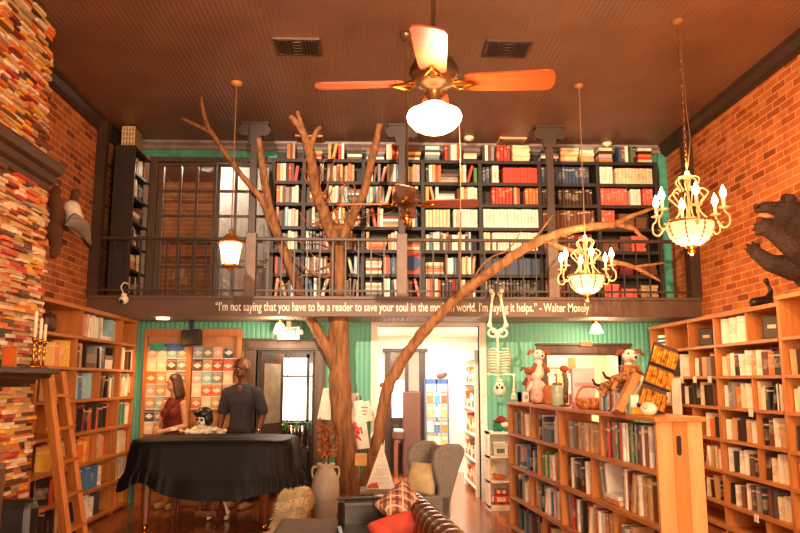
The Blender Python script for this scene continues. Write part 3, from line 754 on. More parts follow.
LP = {'pale': [('light blue', 1.4), ('white', 2), ('pink', 2.5), ('cream', 1)], 'yg': [('yellow', 2), ('green', 1), ('orange', 1)], 'mixed': [('black', 2), ('white', 2), ('grey', 2), ('tan', 1), ('blue', .5), ('brown', 1)], 'orange': [('orange', 3), ('tan', 2), ('yellow', 1), ('brown', 1)],
      'lblue': [('light blue', 3), ('blue', 1), ('white', 1)], 'white': [('white', 3), ('red', 1), ('cream', 2)], 'redface': [('dark red', 3), ('red', 3), ('black', 3)], 'teal': [('teal', 2), ('white', 1.5), ('green', 1)], 'boxset': [('blue', 2), ('white', 3), ('dark red', 1), ('black', 1)], 'dark': [('dark brown', 2), ('black', 1), ('tan', 1)]}
LNAME = ['bottom', 'sixth', 'fifth', 'fourth', 'third', 'second', 'top']
for k, cells in LSPEC.items():
    n = 0; hm = (LZ[k+1] if k < 6 else LT-.01)-.03-LZ[k]
    for p0, p1, pal in cells:
        if pal is None: continue
        a, b = yL(p0), yL(p1)
        st = 'face' if pal in ('redface', 'lblue', 'boxset', 'orange', 'yg') else 'mix'
        n = shelf_run(LXF-.03, a+.01, PI/2, b-a, LZ[k], st, LP[pal], lg, hm,
                      lambda c, kd, n, k=k: '%s %s, %s from the ladder, %s shelf down, left bookcase' % (c, kd, ordi(n), LNAME[k]), 'books in the left bookcase', n, hr=(.22, .29), face=(.45, .95), tr=(.03, .06))
dk = thing('basket', 'dark round basket on the top shelf of the left bookcase', 'basket', (-3.33, yL(61), LZ[6]))
MB().lathe([(.07, .002), (.1, .06), (.1, .15), (.08, .2), (.07, .2), (.09, .14), (.08, .04)], (-3.34, yL(61), LZ[6]), 18).build('body', DARKW, dk, smooth=True)
MB().tube([(-3.34, yL(61)-.1, LZ[6]+.2), (-3.34, yL(61)-.05, LZ[6]+.265), (-3.34, yL(61)+.05, LZ[6]+.265), (-3.34, yL(61)+.1, LZ[6]+.2)], .01, 6).build('handle', DARKW, dk)

# ------------------------------------------------------------------ island bookcase
IA = math.radians(4.56); IO = V((1.763, 4.66, 0)); IL = 3.62; IW = .30; IZ = [.06, .37, .70, 1.03]; IT = 1.36
isl = thing('bookcase', 'low pine island bookcase with pale end panel facing the camera', 'bookcase', IO)
XI = Matrix.Translation(IO)@Matrix.Rotation(IA, 4, 'Z')
MB(XI).box(0, .105, 0, .03, 0, IT-.03).box(.107, .20, 0, .03, 0, IT-.03, 1).box(.202, IW, 0, .03, 0, IT-.03).build('end_panel', [PINEP, wood('pine_darker_plank', '#b8702f', '#cc8440', stretch=(9, 9, .7), scale=1.6)], isl)
MB(XI).box(0, IW, IL-.03, IL, 0, IT-.03).build('side_panel', PINE, isl)
MB(XI).box(-.02, IW+.02, -.03, IL+.02, IT-.03, IT).build('top_board', PINEH, isl, bevel=.004)
hd = MB(XI); hd.prism([(.142+.016*math.cos(t)*1.0, 1.185+(.045 if math.sin(t) > 0 else -.045)+.016*math.sin(t)) for t in [2*PI*k/16+.01 for k in range(16)]], 'y', -.004, .0)
hd.build('handle_slot', BLACK, isl)
for s in (1.9,): MB(XI).box(.0, IW, s-.02, s+.02, 0, IT-.03).build('divider', PINE, isl)
for z in IZ: MB(XI).box(.0, IW, .03, IL-.03, z-.03, z).build('shelf', PINEH, isl)
for s, k in ((2.8, 3), (.985, 3), (2.6, 2), (1.2, 2), (2.9, 1), (.8, 1), (2.5, 0), (1.0, 0)):
    MB(XI).box(.02, IW-.02, s-.012, s+.012, IZ[k], (IZ[k+1] if k < 3 else IT)-.03).build('divider', PINE, isl)
MB(XI).box(.03, IW-.03, .03, IL-.03, 0, .03).build('plinth', PINEH, isl)
MB(XI).box(IW-.02, IW-.008, .03, IL-.03, IZ[0], IZ[3]-.03).build('back_panel', PINE, isl)
ig = random.Random(3)
def w_i(s, x=.03): p = XI@V((x, s, 0)); return p.x, p.y
INAME = ['bottom', 'third', 'second', 'top']
def isl_run(k, s0, s1, style, pal, n, **kw):
    p = w_i(s0); hm = (IZ[k+1] if k < 3 else IT)-.03-IZ[k]
    return shelf_run(p[0], p[1], IA-PI/2, s0-s1, IZ[k], style, pal, ig, hm, lambda c, kd, n: '%s %s, %s from the far end, %s shelf down, pine island' % (c, kd, ordi(n), INAME[k]), 'books in the pine island bookcase', n, skip=lambda q: pix(q)[1] > 545, **kw)
n = isl_run(3, 3.5, 3.2, 'mix', [('dark brown', 2), ('grey', 1), ('tan', 1)], 0, tr=(.02, .035)); n = isl_run(3, 3.15, 2.85, 'set', 'white', n, tr=(.03, .06)); n = isl_run(3, 2.7, 2.0, 'mix', [('white', 2), ('red', 1), ('grey', 2), ('navy', 1), ('dark brown', 2)], n, tr=(.03, .06))
n = isl_run(3, 1.75, 1.15, 'set', [('tan', 2), ('grey', 2), ('brown', 1)], n, tr=(.06, .085), hr=(.21, .23)); n = isl_run(3, .96, .12, 'set', [('dark brown', 3), ('grey', 2), ('brown', 2), ('green', 1), ('red', 1.4), ('orange', 1), ('white', 1)], n, tr=(.016, .034), hr=(.26, .27))
n = isl_run(2, 3.5, 2.65, 'mix', [('navy', 2), ('black', 1), ('light blue', 2), ('tan', 2), ('pink', 1), ('cream', 2), ('blue', 1)], 0, tr=(.025, .05)); n = isl_run(2, 2.55, 1.95, 'mix', [('light blue', 1), ('green', 1.5), ('orange', 1), ('white', 2), ('teal', 1)], n, tr=(.03, .06))
n = isl_run(2, 1.84, 1.25, 'mix', [('dark brown', 3), ('light blue', 1.5), ('white', 1.5), ('tan', 1)], n, tr=(.03, .06), hr=(.24, .27)); n = isl_run(2, 1.15, .12, 'mix', [('white', 3), ('tan', 2), ('brown', 2), ('grey', 2), ('dark red', 1.5), ('orange', 1)], n, tr=(.03, .06), hr=(.25, .28))
n = isl_run(1, 3.5, 2.95, 'mix', [('white', 2), ('grey', 2), ('black', 1)], 0, tr=(.03, .06)); n = isl_run(1, 2.85, 1.95, 'mix', [('black', 2), ('pink', 2), ('grey', 2), ('blue', 1), ('white', 1), ('tan', 1)], n, tr=(.03, .05))
n = isl_run(1, 1.85, .85, 'mix', MIX, n, tr=(.03, .055), hr=(.23, .27)); n = isl_run(1, .75, .15, 'mix', DARKMIX, n, tr=(.03, .05))
n = isl_run(0, 3.5, 2.55, 'mix', [('dark red', 2), ('navy', 2), ('grey', 2), ('tan', 1), ('black', 1)], 0, tr=(.03, .06)); n = isl_run(0, 2.45, 1.95, 'mix', MIX, n, tr=(.03, .06)); n = isl_run(0, 1.85, 1.05, 'mix', MIX, n, tr=(.03, .06))
# record crate face: a dark framed picture and a plush leaning at the near end of the shelves
# ------------------------------------------------------------------ chimney breast clad in stacked books
CF = -3.0; CY1 = 6.72
ch = thing('book_chimney', 'fireplace and chimney breast clad in hundreds of horizontally stacked books', 'fireplace', (-3.2, 5.8, 0))
MB().box(XL, CF-.03, 4.6, CY1, 0, 3.4).box(XL, CF-.03, 4.6, 6.48, 3.4, ZC).build('core', DARKW, ch)
rc = random.Random(21); CB = []
CPAL = [('tan', 10), ('cream', 5), ('orange', 6), ('white', .8), ('brown', 5), ('red', 2.2), ('dark red', 1.2), ('yellow', 3), ('grey', .4), ('dark brown', 1.2)]
z = .002; 
while z < ZC-.06:
    hrow = rc.uniform(.020, .036); y = 5.55+rc.uniform(0, .1)
    cy = 6.62-.10*max(0, z-3.4)/1.5 if z > 3.4 else CY1
    if not (3.30 < z+hrow and z < 3.52) and not (1.56 < z+hrow and z < 1.70):
        while y < cy-.03:
            L = min(rc.uniform(.11, .24), cy-y+rc.uniform(-.01, .03)); e = rc.uniform(-.015, .045)
            CB.append((y, L-.004, z, hrow*rc.uniform(.85, .98), e, pick(rc, CPAL))); y += L
    z += hrow
def carea(b):
    y, L, z, h, e, c = b; a = pix((CF, y, z)); q = pix((CF, y+L, z+h)); return abs(q[0]-a[0])*h*FPX/y*(1 if -4 < q[0] and 0 < a[1] < 533 else 0)
order = sorted(range(len(CB)), key=lambda i: -carea(CB[i])); top = set(order[:100]); rest = MB(); mats_ = []; idx = {}
for i, (y, L, z, h, e, c) in enumerate(CB):
    if i in top:
        MB().box(CF-.06, CF+e, y, y+L, z, z+h, 0).box(CF-.05, CF+e-.006, y+.004, y+L-.004, z+.003, z+h-.003).build('book', C(PAL[c], .5), ch)
    else:
        if c not in idx: idx[c] = len(mats_); mats_.append(C(PAL[c], .5))
        rest.box(CF-.06, CF+e, y, y+L, z, z+h, idx[c])
o = rest.build('book_cladding', mats_, ch); o['kind'] = 'stuff'
cp = [(CF-.05, 3.30), (CF+.03, 3.30), (CF+.04, 3.345), (CF+.09, 3.36), (CF+.10, 3.42), (CF+.15, 3.44), (CF+.17, 3.50), (CF+.17, 3.52), (CF-.05, 3.52)]
MB().prism(cp, 'y', 4.6, 6.66).build('cornice', DARKWH, ch)
mp = [(CF-.05, 1.56), (CF+.05, 1.56), (CF+.07, 1.60), (CF+.18, 1.61), (CF+.2, 1.64), (CF+.26, 1.65), (CF+.26, 1.69), (CF-.05, 1.69)]
MB().prism(mp, 'y', 4.6, 6.62).build('mantel_shelf', DARKWH, ch)
# candles on the mantel
for i, (px, ty) in enumerate(((34, 311), (39.5, 318), (44, 324))):
    y = (6.0, 6.25, 6.5)[i]; x = at(px, 350, y).x; zt = at(px, ty, y).z
    c = thing('candlestick', ('tallest white taper candle in brass holder at near end of the three on the mantel', 'middle white taper candle of the three in brass holders on the mantel', 'shortest white taper candle of the three, nearest the ladder, on the mantel')[i], 'candle', (x, y, 1.69), 'mantel candles')
    MB().lathe([(.045, .001), (.045, .012), (.012, .025), (.010, .12), (.022, .14), (.010, .16), (.012, .20), (.024, .215), (.024, .235)], (x, y, 1.69), 14).build('holder', BRASS, c, smooth=True)
    MB().lathe([(.014, .22), (.013, zt-1.69-.01), (.004, zt-1.69)], (x, y, 1.69), 10).build('candle', C('#f3e6cf', .4), c, smooth=True)
# small things on the mantel
fr = thing('picture_frame', 'small gold framed orange picture leaning on the book chimney above the mantel', 'picture', (CF+.1, 5.95, 1.69))
Xf = Matrix.Translation((CF+.16, 5.9, 1.692))@Matrix.Rotation(-.35, 4, 'Z')@Matrix.Diagonal((.7, .7, .6, 1))
MB(Xf).box(-.1, .1, 0, .02, 0, .26).build('frame', C('#a8772e', .35), fr); MB(Xf).box(-.08, .08, -.004, 0, .02, .24).build('picture', C('#e0662a'), fr)
# dark leather chair in front of the hearth, only its corner in the picture
lc = thing('leather_armchair', 'dark leather armchair in front of the book fireplace, cut by the frame edge', 'armchair', (-2.5, 5.2, 0))
XC = Matrix.Translation((.22, .0, 0))
MB(XC).box(-3.0, -2.45, 4.85, 5.5, .2, .45).build('seat', LEATHER, lc, bevel=.05)
MB(XC).box(-2.95, -2.83, 4.95, 5.55, .4, 1.02).build('backrest', C('#6a4a34', .5), lc, bevel=.05)
MB(XC).box(-3.0, -2.62, 5.5, 5.66, .15, .75).build('armrest', LEATHER, lc, bevel=.06)
for x in (-2.95, -2.5):
    for y in (4.92, 5.6): MB(XC).lathe([(.02, 0), (.028, .2)], (x, y, 0), 10).build('leg', DARKW, lc)

# ------------------------------------------------------------------ library ladder
ld = thing('ladder', 'pine library ladder leaning on the left bookcase beside the book chimney', 'ladder', (-2.95, 7.0, 0))
P0, P1 = at(70, 552, 6.86), at(47, 376, 6.86); Q0, Q1 = at(86, 545, 7.2), at(60, 372, 7.2); P0.z = Q0.z = 0
MB().bar(P0, P1, .05, .11, up=(1, -.6, 0)).build('rail', PINE, ld, bevel=.006)
MB().bar(Q0, Q1, .05, .11, up=(1, -.6, 0)).build('rail', PINE, ld, bevel=.006)
for k in range(1, 6):
    t = k/5.6; a = P0.lerp(P1, t); b = Q0.lerp(Q1, t)
    MB().box(a.x-.06, a.x+.06, a.y, b.y, a.z-.014, a.z+.014).build('step', PINEH, ld)

# ------------------------------------------------------------------ tree
tr = thing('bare_tree', 'bare brown tree trunk with forked branches rising through the gallery height', 'tree', at(345, 508, 9.5)*1.0)
tr.location.z = 0; WL[tr.name] = V((tr.location.x, tr.location.y, 0))
rt_ = random.Random(2)
def limb(name, pts, k=5, n=10):
    pts = [(px, py, y-max(0, 240-py)/140*1.12 if y > 9.35 else y, r) for px, py, y, r in pts]      # the crown leans out over the railing
    P = [at(px, py, y) for px, py, y, r in pts]; r = [q[3]*(1.07 if q[2] > 9.35 else 1) for q in pts]
    if P[0].z < .12: P[0].z = 0
    P, r = smoothpath(P, r, k)
    P = [p+V((rt_.uniform(-1, 1), rt_.uniform(-1, 1), rt_.uniform(-1, 1)))*(r[i]*.10) for i, p in enumerate(P)]
    r = [q*rt_.uniform(.93, 1.08) for q in r]
    return MB().tube(P, r, n).build(name, BARK, tr, smooth=True)
Y = 9.52
limb('trunk', [(351, 515, Y, .17), (350, 490, Y, .15), (346, 455, Y, .135), (342, 420, Y, .13), (340, 385, Y, .125), (339, 350, Y, .12), (338.5, 310, Y, .115), (338, 275, Y, .10), (338, 245, Y, .09), (338, 225, Y, .06)], n=16)
limb('branch', [(338, 375, Y, .08), (330, 353, Y, .07), (317, 330, Y, .062), (304, 305, Y, .06), (293, 275, Y, .058), (283, 250, Y, .058), (273, 220, Y, .056), (266, 190, Y, .052), (262, 165, Y, .045), (259, 138, Y, .032)])
limb('branch', [(285, 252, Y, .05), (272, 225, Y, .045), (261, 199, Y, .04), (248, 183, Y, .037), (236, 168, Y, .035), (225, 153, Y, .033), (215, 138, Y, .031), (207, 125, Y, .028), (203, 110, Y, .024), (201, 97, Y, .018)])
limb('branch', [(213, 134, Y, .028), (204, 129, Y, .026), (192, 123, Y, .022), (181, 118, Y, .018)], n=8)
limb('branch', [(337, 248, Y, .085), (330, 230, Y, .08), (323, 210, Y, .072), (317, 195, Y, .064), (313, 172, Y, .062), (309, 150, Y, .06), (302, 130, Y, .046), (296, 122, Y, .04), (290, 116, Y, .03)])
limb('branch', [(305, 140, Y, .035), (301, 124, Y, .03), (297, 111, Y, .02)], n=8)
limb('branch', [(311, 148, Y, .035), (315, 134, Y, .032), (321, 127, Y, .024)], n=8)
limb('branch', [(341, 248, Y, .075), (347, 228, Y, .066), (356, 210, Y, .056), (364, 192, Y, .052), (369, 172, Y, .05), (374, 150, Y, .047), (377, 138, Y, .044), (380, 124, Y, .037)])
# the arching second stem
YA = 8.65
limb('branch', [(361, 508, 9.25, .12), (366, 490, 9.2, .10), (373, 462, 9.1, .085), (378, 440, 9.05, .08), (382, 415, 9.0, .075), (388, 388, 8.92, .072), (399, 366, 8.85, .068), (414, 344, 8.75, .066), (432, 323, 8.68, .063), (455, 299, 8.6, .062), (480, 279, 8.5, .06), (505, 262, 8.4, .056), (530, 246, 8.3, .052), (560, 233, 8.25, .05), (590, 227, 8.2, .045), (615, 224, 8.2, .038), (632, 216, 8.2, .026), (657, 207, 8.2, .014)], n=12)
limb('branch', [(612, 224, 8.2, .032), (632, 228, 8.2, .028), (640, 235, 8.2, .022), (648, 240, 8.2, .015)], n=8)
limb('branch', [(545, 240, 8.3, .036), (553, 245, 8.3, .033), (568, 250, 8.3, .032), (590, 256, 8.3, .03), (615, 262, 8.3, .028), (634, 267, 8.3, .025), (648, 274, 8.3, .02), (660, 281, 8.3, .012)], n=8)
limb('branch', [(634, 267, 8.3, .018), (648, 265, 8.3, .016), (664, 263, 8.3, .01)], n=8)
limb('branch', [(388, 393, 8.93, .04), (384, 386, 8.93, .03), (380, 385, 8.93, .02)], n=8)
for pts in ([(524, 250, 8.35, .016), (537, 236, 8.35, .014), (553, 215, 8.35, .008)], [(472, 284, 8.5, .014), (480, 268, 8.5, .012), (492, 257, 8.5, .011), (506, 251, 8.5, .009), (516, 240, 8.5, .007), (521, 231, 8.5, .005)],
            [(339, 270, Y, .02), (325, 277, Y, .018), (312, 273, Y, .015), (298, 262, Y, .012), (286, 247, Y, .01)], [(338, 262, Y, .018), (324, 268, Y, .014), (305, 275, Y, .01), (290, 282, Y, .008), (276, 290, Y, .006)],
            [(330, 235, Y, .016), (318, 225, Y, .012), (306, 222, Y, .009), (300, 212, Y, .007)], [(345, 235, Y, .015), (336, 215, Y, .011), (330, 200, Y, .008), (327, 185, Y, .006)],
            [(355, 212, Y, .014), (352, 198, Y, .01), (348, 185, Y, .008), (337, 175, Y, .006)], [(364, 192, Y, .014), (352, 189, Y, .011), (341, 181, Y, .008), (338, 166, Y, .006)], [(318, 200, Y, .016), (326, 190, Y, .012), (330, 176, Y, .009), (335, 158, Y, .006)],
            [(308, 156, Y, .014), (304, 165, Y, .011), (305, 178, Y, .008), (312, 190, Y, .006)], [(339, 255, Y, .016), (322, 245, Y, .012), (306, 244, Y, .009), (296, 240, Y, .006)], [(340, 285, Y, .014), (327, 292, Y, .01), (318, 289, Y, .007)],
            [(343, 240, Y, .014), (333, 226, Y, .012), (321, 222, Y, .009), (311, 226, Y, .006)], [(326, 218, Y, .012), (339, 207, Y, .009), (352, 205, Y, .006)]):
    limb('twig', pts, 4, 6)
rtw = random.Random(31)
for k in range(16):
    fx, fy = rtw.choice(((338, 240), (330, 228), (322, 208), (350, 222), (358, 207), (338, 262), (317, 192), (345, 235)))
    ang = rtw.uniform(-2.9, -.2); P = [(fx, fy, Y-.05, .011)]
    for j in range(4):
        ang += rtw.uniform(-.5, .5); L = rtw.uniform(8, 14); fx += math.cos(ang)*L; fy += math.sin(ang)*L; P.append((fx, fy, Y-.03+rtw.uniform(-.1, .2), .008-.0016*j))
    limb('twig', P, 3, 5)
nt_ = MB(); q = at(361, 459.5, 8.98)
nt_.box(q.x-.07, q.x+.07, 8.965, 8.99, q.z-.07, q.z+.07)
o = nt_.build('yellow_note', C('#e8b46a')); tag(o, 'square yellow paper note pinned on the tree trunk', 'note')

# ------------------------------------------------------------------ ceiling fans
def fan(label, c, ztop, angs, globe, s=1.0, group='ceiling fans'):
    c = V(c); r = thing('ceiling_fan', label, 'ceiling fan', (c.x, c.y, ztop), group)
    MB().lathe([(.07, 0), (.07, -.03), (.03, -.08), (.013, -.09), (.013, c.z+.17-ztop)], (c.x, c.y, ztop-.002), 16).build('down_rod', C('#5a4028', .3, .6), r, smooth=True)
    MB().lathe([(.02, .16), (.06, .155), (.11, .13), (.13, .09), (.13, .04), (.12, .0), (.09, -.02), (.05, -.035), (.035, -.05), (.035, -.11), (.065, -.125)], c, 28).build('motor', C('#6a4426', .35, .6), r, smooth=True)
    MB().lathe([(.131, .03), (.137, .045), (.137, .075), (.131, .09)], c, 28).build('motor_band', C('#3a2a20', .4), r, smooth=True)
    for a in angs:
        X = Matrix.Translation(c+V((0, 0, .0)))@Matrix.Rotation(a, 4, 'Z')
        XB = X@Matrix.Rotation(math.radians(-12), 4, 'X')
        p = [(.17, -.06), (.20, -.075), (.40, -.085), (.62, -.092), (.65, -.08), (.665, -.04), (.665, .04), (.65, .08), (.62, .092), (.40, .085), (.20, .075), (.17, .06)]
        bl = MB(XB).prism([(x*s, y*s) for x, y in p], 'z', -.005, .005).build('blade', BLADEW, r)
        ir = MB(X)
        for sg_ in (-1, 1):
            ir.tube([(.10, sg_*.02, 0), (.14, sg_*.05, -.012), (.17, sg_*.035, -.016), (.20, sg_*.02, -.012), (.235, 0, -.01)], .009, 6)
        ir.box(.09, .25, -.012, .012, -.014, -.006)
        ir.build('blade_iron', BRASS, r)
    if globe:
        MB().lathe([(.065, -.125), (.075, -.145), (.11, -.155), (.143, -.172), (.153, -.197), (.145, -.224), (.115, -.258), (.075, -.28), (.04, -.288), (.0001, -.291)], c, 28).build('globe', GLOBE, r, smooth=True)
    else:
        MB().lathe([(.045, -.12), (.05, -.16), (.03, -.18), (.035, -.2), (.0001, -.215)], c, 20).build('light_kit', BRASS, r, smooth=True)
    return r
F1 = at(434, 83, 3.9)
fan('brass ceiling fan with lit white globe and reddish wooden blades, nearest the camera', F1, ZC, (math.radians(-6), math.radians(84), math.radians(174), math.radians(263)), True)
point('fan_globe_lamp', (F1.x, F1.y, F1.z-.40), 60, (1, .74, .46), .12)
point('fan_globe_lamp_up', (F1.x+.0, F1.y-.30, F1.z-.1), 5, (1, .70, .40), .05)
F2 = at(407, 204, 6.75)
fan('unlit dark ceiling fan farther back in front of the middle column', F2, ZC, (math.radians(-4), math.radians(86), math.radians(176), math.radians(266)), False)
pc = thing('pull_chain', 'long thin pull cord hanging from the fan nearest the camera', 'cord', at(460, 120, 3.86))
t0, t1 = at(448, 112, 3.86), at(461, 268, 3.86)
MB().tube([at(447, 108, 3.88), at(459, 116, 3.86), at(460.3, 150, 3.86), t1], .0013, 6).build('cord', C('#b08a64', .6), pc)
MB().tube([at(461, 212, 3.86), at(460, 240, 3.86), at(461, 300, 3.86)], .0035, 8).build('weight', C('#8c6a48', .4), pc)

# ------------------------------------------------------------------ chandeliers
def chandelier(label, c, s, power, n=6, a0=.26, chain=True):
    c = V(c); r = thing('chandelier', label, 'chandelier', (c.x, c.y, ZC), 'crystal chandeliers')
    def p(x, z, a): return c+V((math.cos(a)*x, math.sin(a)*x, z))*s
    MB().lathe([(.24*s, 0), (.236*s, -.07*s), (.21*s, -.14*s), (.155*s, -.20*s), (.08*s, -.238*s), (.03*s, -.245*s)], c, 24).build('bowl', BOWLG, r, smooth=True)
    rim = MB(); rim.tube([p(.245, .0, 2*PI*k/24) for k in range(25)], .012*s, 6, caps=False); rim.build('rim', BRASS, r, smooth=True)
    for k in range(8):
        a = 2*PI*k/8+.2
        m = MB()
        for j in range(9):
            t = j/8*PI/2; m.sph(p(.24*math.cos(t)+.012, -.245*math.sin(t), a), .013*s, n=6, k=4)
        m.tube([p(.24*math.cos(j/8*PI/2)+.006, -.245*math.sin(j/8*PI/2), a) for j in range(9)], .006*s, 5)
        m.build('strap', C('#8a6640', .35, .4), r, smooth=True)
    MB().lathe([(.03*s, -.245*s), (.06*s, -.26*s), (.03*s, -.28*s), (.045*s, -.305*s), (.02*s, -.335*s), (.0001, -.345*s)], c, 14).build('finial', BRASS, r, smooth=True)
    MB().lathe([(.012*s, -.1*s), (.012*s, .46*s), (.05*s, .475*s), (.06*s, .50*s), (.03*s, .51*s), (.02*s, .55*s), (.0001, .56*s)], c, 12).build('stem', C('#e6c792', .35), r, smooth=True)
    for k in range(n):
        a = 2*PI*k/n+a0
        pts = [p(.27, -.02, a), p(.33, -.09, a), p(.39, -.06, a), p(.39, .03, a), p(.36, .06, a), p(.345, .10, a)]
        P, q = smoothpath(pts, [.010*s]*6, 4); m = MB().tube(P, q, 6)
        m.tube([p(.33, -.09, a), p(.30, -.05, a), p(.335, -.03, a)], .006*s, 5)
        m.lathe([(.012*s, 0), (.055*s, .012*s), (.058*s, .02*s), (.015*s, .022*s)], p(.345, .10, a), 12)
        arm = m.build('arm', C('#e6c792', .35), r, smooth=True)
        MB().lathe([(.018*s, .02*s), (.018*s, .12*s)], p(.345, .10, a), 10).build('candle_tube', CREAM, arm, smooth=True)
        MB().lathe([(.018*s, .12*s), (.034*s, .15*s), (.033*s, .18*s), (.016*s, .22*s), (.0001, .255*s)], p(.345, .10, a), 10).build('flame_bulb', BULB, arm, smooth=True)
        pts = [p(.20, .01, a), p(.13, .08, a), p(.10, .16, a), p(.17, .25, a), p(.20, .30, a), p(.14, .35, a), p(.10, .32, a)]
        P, q = smoothpath(pts, [.009*s]*7, 4); MB().tube(P, q, 6).build('scroll', C('#e6c792', .35), r, smooth=True)
        pts = [p(.05, .34, a), p(.10, .40, a), p(.12, .46, a), p(.06, .49, a), p(.02, .47, a)]
        P, q = smoothpath(pts, [.008*s]*5, 4); MB().tube(P, q, 6).build('scroll', C('#e6c792', .35), r, smooth=True)
    top = c.z+.56*s
    if chain:
        m = MB(); z = top-.01; k = 0
        while z < ZC-.05:
            m.tube([V((c.x, c.y, z+.022))+(V((math.cos(t)*.010, 0, math.sin(t)*.026)) if k % 2 else V((0, math.cos(t)*.010, math.sin(t)*.026))) for t in [2*PI*j/8 for j in range(9)]], .0038, 5, caps=False); z += .040; k += 1
        m.build('chain', C('#7a4a26', .4, .5), r)
        MB().tube([(c.x+.012, c.y, ZC-.04), (c.x+.03, c.y, c.z+1.25*s), (c.x+.05, c.y, c.z+.9*s), (c.x+.012, c.y, c.z+.6*s)], .005, 6).build('cable', C('#6a4424'), r)
    else: MB().tube([(c.x, c.y, top-.01), (c.x, c.y, ZC-.04)], .006, 8).build('rod', C('#7a5030'), r)
    MB().lathe([(.06, -.002), (.055, -.03), (.015, -.05), (.0001, -.055)], (c.x, c.y, ZC), 16).build('canopy', C('#8a5a34'), r, smooth=True)
    point('chandelier_lamp', c+V((0, 0, .62*s)), power*.35, WARM, .12*s)
    point('chandelier_lamp', c+V((0, 0, -.45*s)), power*.65, WARM, .15*s)
    return r
chandelier('large crystal bowl chandelier with candle bulbs on a long chain by the right brick wall', at(690, 223, 6.38), .86, 60, n=6, a0=.32)
chandelier('smaller crystal bowl chandelier hanging on a rod in front of the gallery shelves', at(586.5, 276, 7.94), .82, 45, n=6, a0=.45, chain=False)
# lantern
lq = at(231, 240, 8.0)
ln = thing('pendant_lantern', 'pendant lantern with glowing glass panels hanging on a rod in front of upstairs window', 'lantern', (lq.x, lq.y, ZC))
MB().tube([(lq.x, lq.y, lq.z+.08), (lq.x, lq.y, ZC-.03)], .007, 8).build('rod', C('#7a5030', .4), ln)
MB().lathe([(.07, -.002), (.06, -.03), (.01, -.045)], (lq.x, lq.y, ZC), 16).build('canopy', C('#c07a48', .4), ln, smooth=True)
MB().lathe([(.02, .12), (.03, .10), (.022, .07), (.06, .06), (.09, .02), (.15, -.01), (.165, -.035), (.15, -.04)], lq, 6).build('cap', C('#8a5228', .35, .5), ln)
for k in range(6):
    a = PI/3*k; b = PI/3*(k+1); R0, R1 = .125, .085
    q = [lq+V((R0*math.cos(t), R0*math.sin(t), -.045)) for t in (a, b)]+[lq+V((R1*math.cos(t), R1*math.sin(t), -.27)) for t in (b, a)]
    n_ = V((math.cos((a+b)/2), math.sin((a+b)/2), 0))*.006
    MB().add(q+[x-n_ for x in q], [(0, 1, 2, 3), (7, 6, 5, 4), (0, 4, 5, 1), (1, 5, 6, 2), (2, 6, 7, 3), (3, 7, 4, 0)]).build('glass_panel', GLASSW, ln)
    MB().tube([lq+V((R0*1.02*math.cos(a), R0*1.02*math.sin(a), -.035)), lq+V((R1*1.03*math.cos(a), R1*1.03*math.sin(a), -.28))], .007, 6).build('bar', C('#8a5228', .35, .5), ln)
MB().lathe([(.095, -.27), (.09, -.29), (.04, -.31), (.015, -.34), (.0001, -.35)], lq, 6).build('base', C('#8a5228', .35, .5), ln)
point('lantern_lamp', lq+V((0, -.2, -.2)), 10, WARM, .06)
# two small lamps under the gallery
for px, lab in ((280, 'small white bell lamp under the gallery above the left dark doorway'), (596, 'small white bell lamp under the gallery above the right dark doorway')):
    q = at(px, 320, 9.75); r = thing('ceiling_lamp', lab, 'lamp', (q.x, q.y, ZM0), 'bell lamps under the gallery')
    MB().lathe([(.05, -.001), (.05, -.02), (.02, -.035), (.018, -.05)], (q.x, q.y, ZM0), 14).build('mount', BRASS, r, smooth=True)
    MB().lathe([(.03, -.045), (.055, -.07), (.075, -.13), (.09, -.17), (.07, -.175), (.0001, -.172)], (q.x, q.y, ZM0), 18).build('shade', GLASSW, r, smooth=True)
    point('bell_lamp', (q.x, q.y-.12, ZM0-.24), 14, (1, .7, .42), .05)
q = at(163, 317.5, 9.5); r = thing('recessed_light', 'round white recessed downlight under the gallery above the greeting cards', 'light', (q.x, q.y, ZM0))
MB().lathe([(.085, -.001), (.08, -.025), (.0001, -.03)], (q.x, q.y, ZM0), 20).build('lens', GLASSW, r, smooth=True)
spot('recessed_lamp', (q.x, q.y, ZM0-.05), (q.x, q.y+.25, .5), 40, WARM, 2.2)

# ------------------------------------------------------------------ ceiling vents and detectors
def vent(px, py, w_, d, label, mat=None, ang=0):
    q = atz(px, py, ZC); r = thing('ceiling_vent', label, 'vent', (q.x, q.y, ZC), 'ceiling vents'); mt = mat or C('#55392a', .4, .3)
    X = Matrix.Translation((q.x, q.y, ZC))
    MB(X).box(-w_/2, w_/2, -d/2, d/2, -.012, -.001).build('plate', C('#2c1d15'), r)
    f = MB(X); f.box(-w_/2-.02, w_/2+.02, -d/2-.02, -d/2+.015, -.022, -.001).box(-w_/2-.02, w_/2+.02, d/2-.015, d/2+.02, -.022, -.001).box(-w_/2-.02, -w_/2+.01, -d/2, d/2, -.022, -.001).box(w_/2-.01, w_/2+.02, -d/2, d/2, -.022, -.001); f.build('frame', mt, r)
    g = MB(X)
    for k in range(5):
        x = -w_/2+.03+k*.03; g.box(x, x+.008, -d/2, d/2, -.03, -.008); g.box(-x-.008, -x, -d/2, d/2, -.03, -.008)
    for k in range(5): y = -d/2+.04+k*(d-.08)/4; g.box(-w_/2+.17, w_/2-.17, y-.006, y+.006, -.03, -.008)
    g.build('grille', mt, r)
vent(298, 46, .42, .34, 'brown square ceiling vent left of the lit fan')
vent(507, 48, .42, .34, 'brown square ceiling vent right of the lit fan')
vent(310, 139, .34, .3, 'small pale ceiling vent behind the tree top by the upstairs books', C('#c08a5a'))
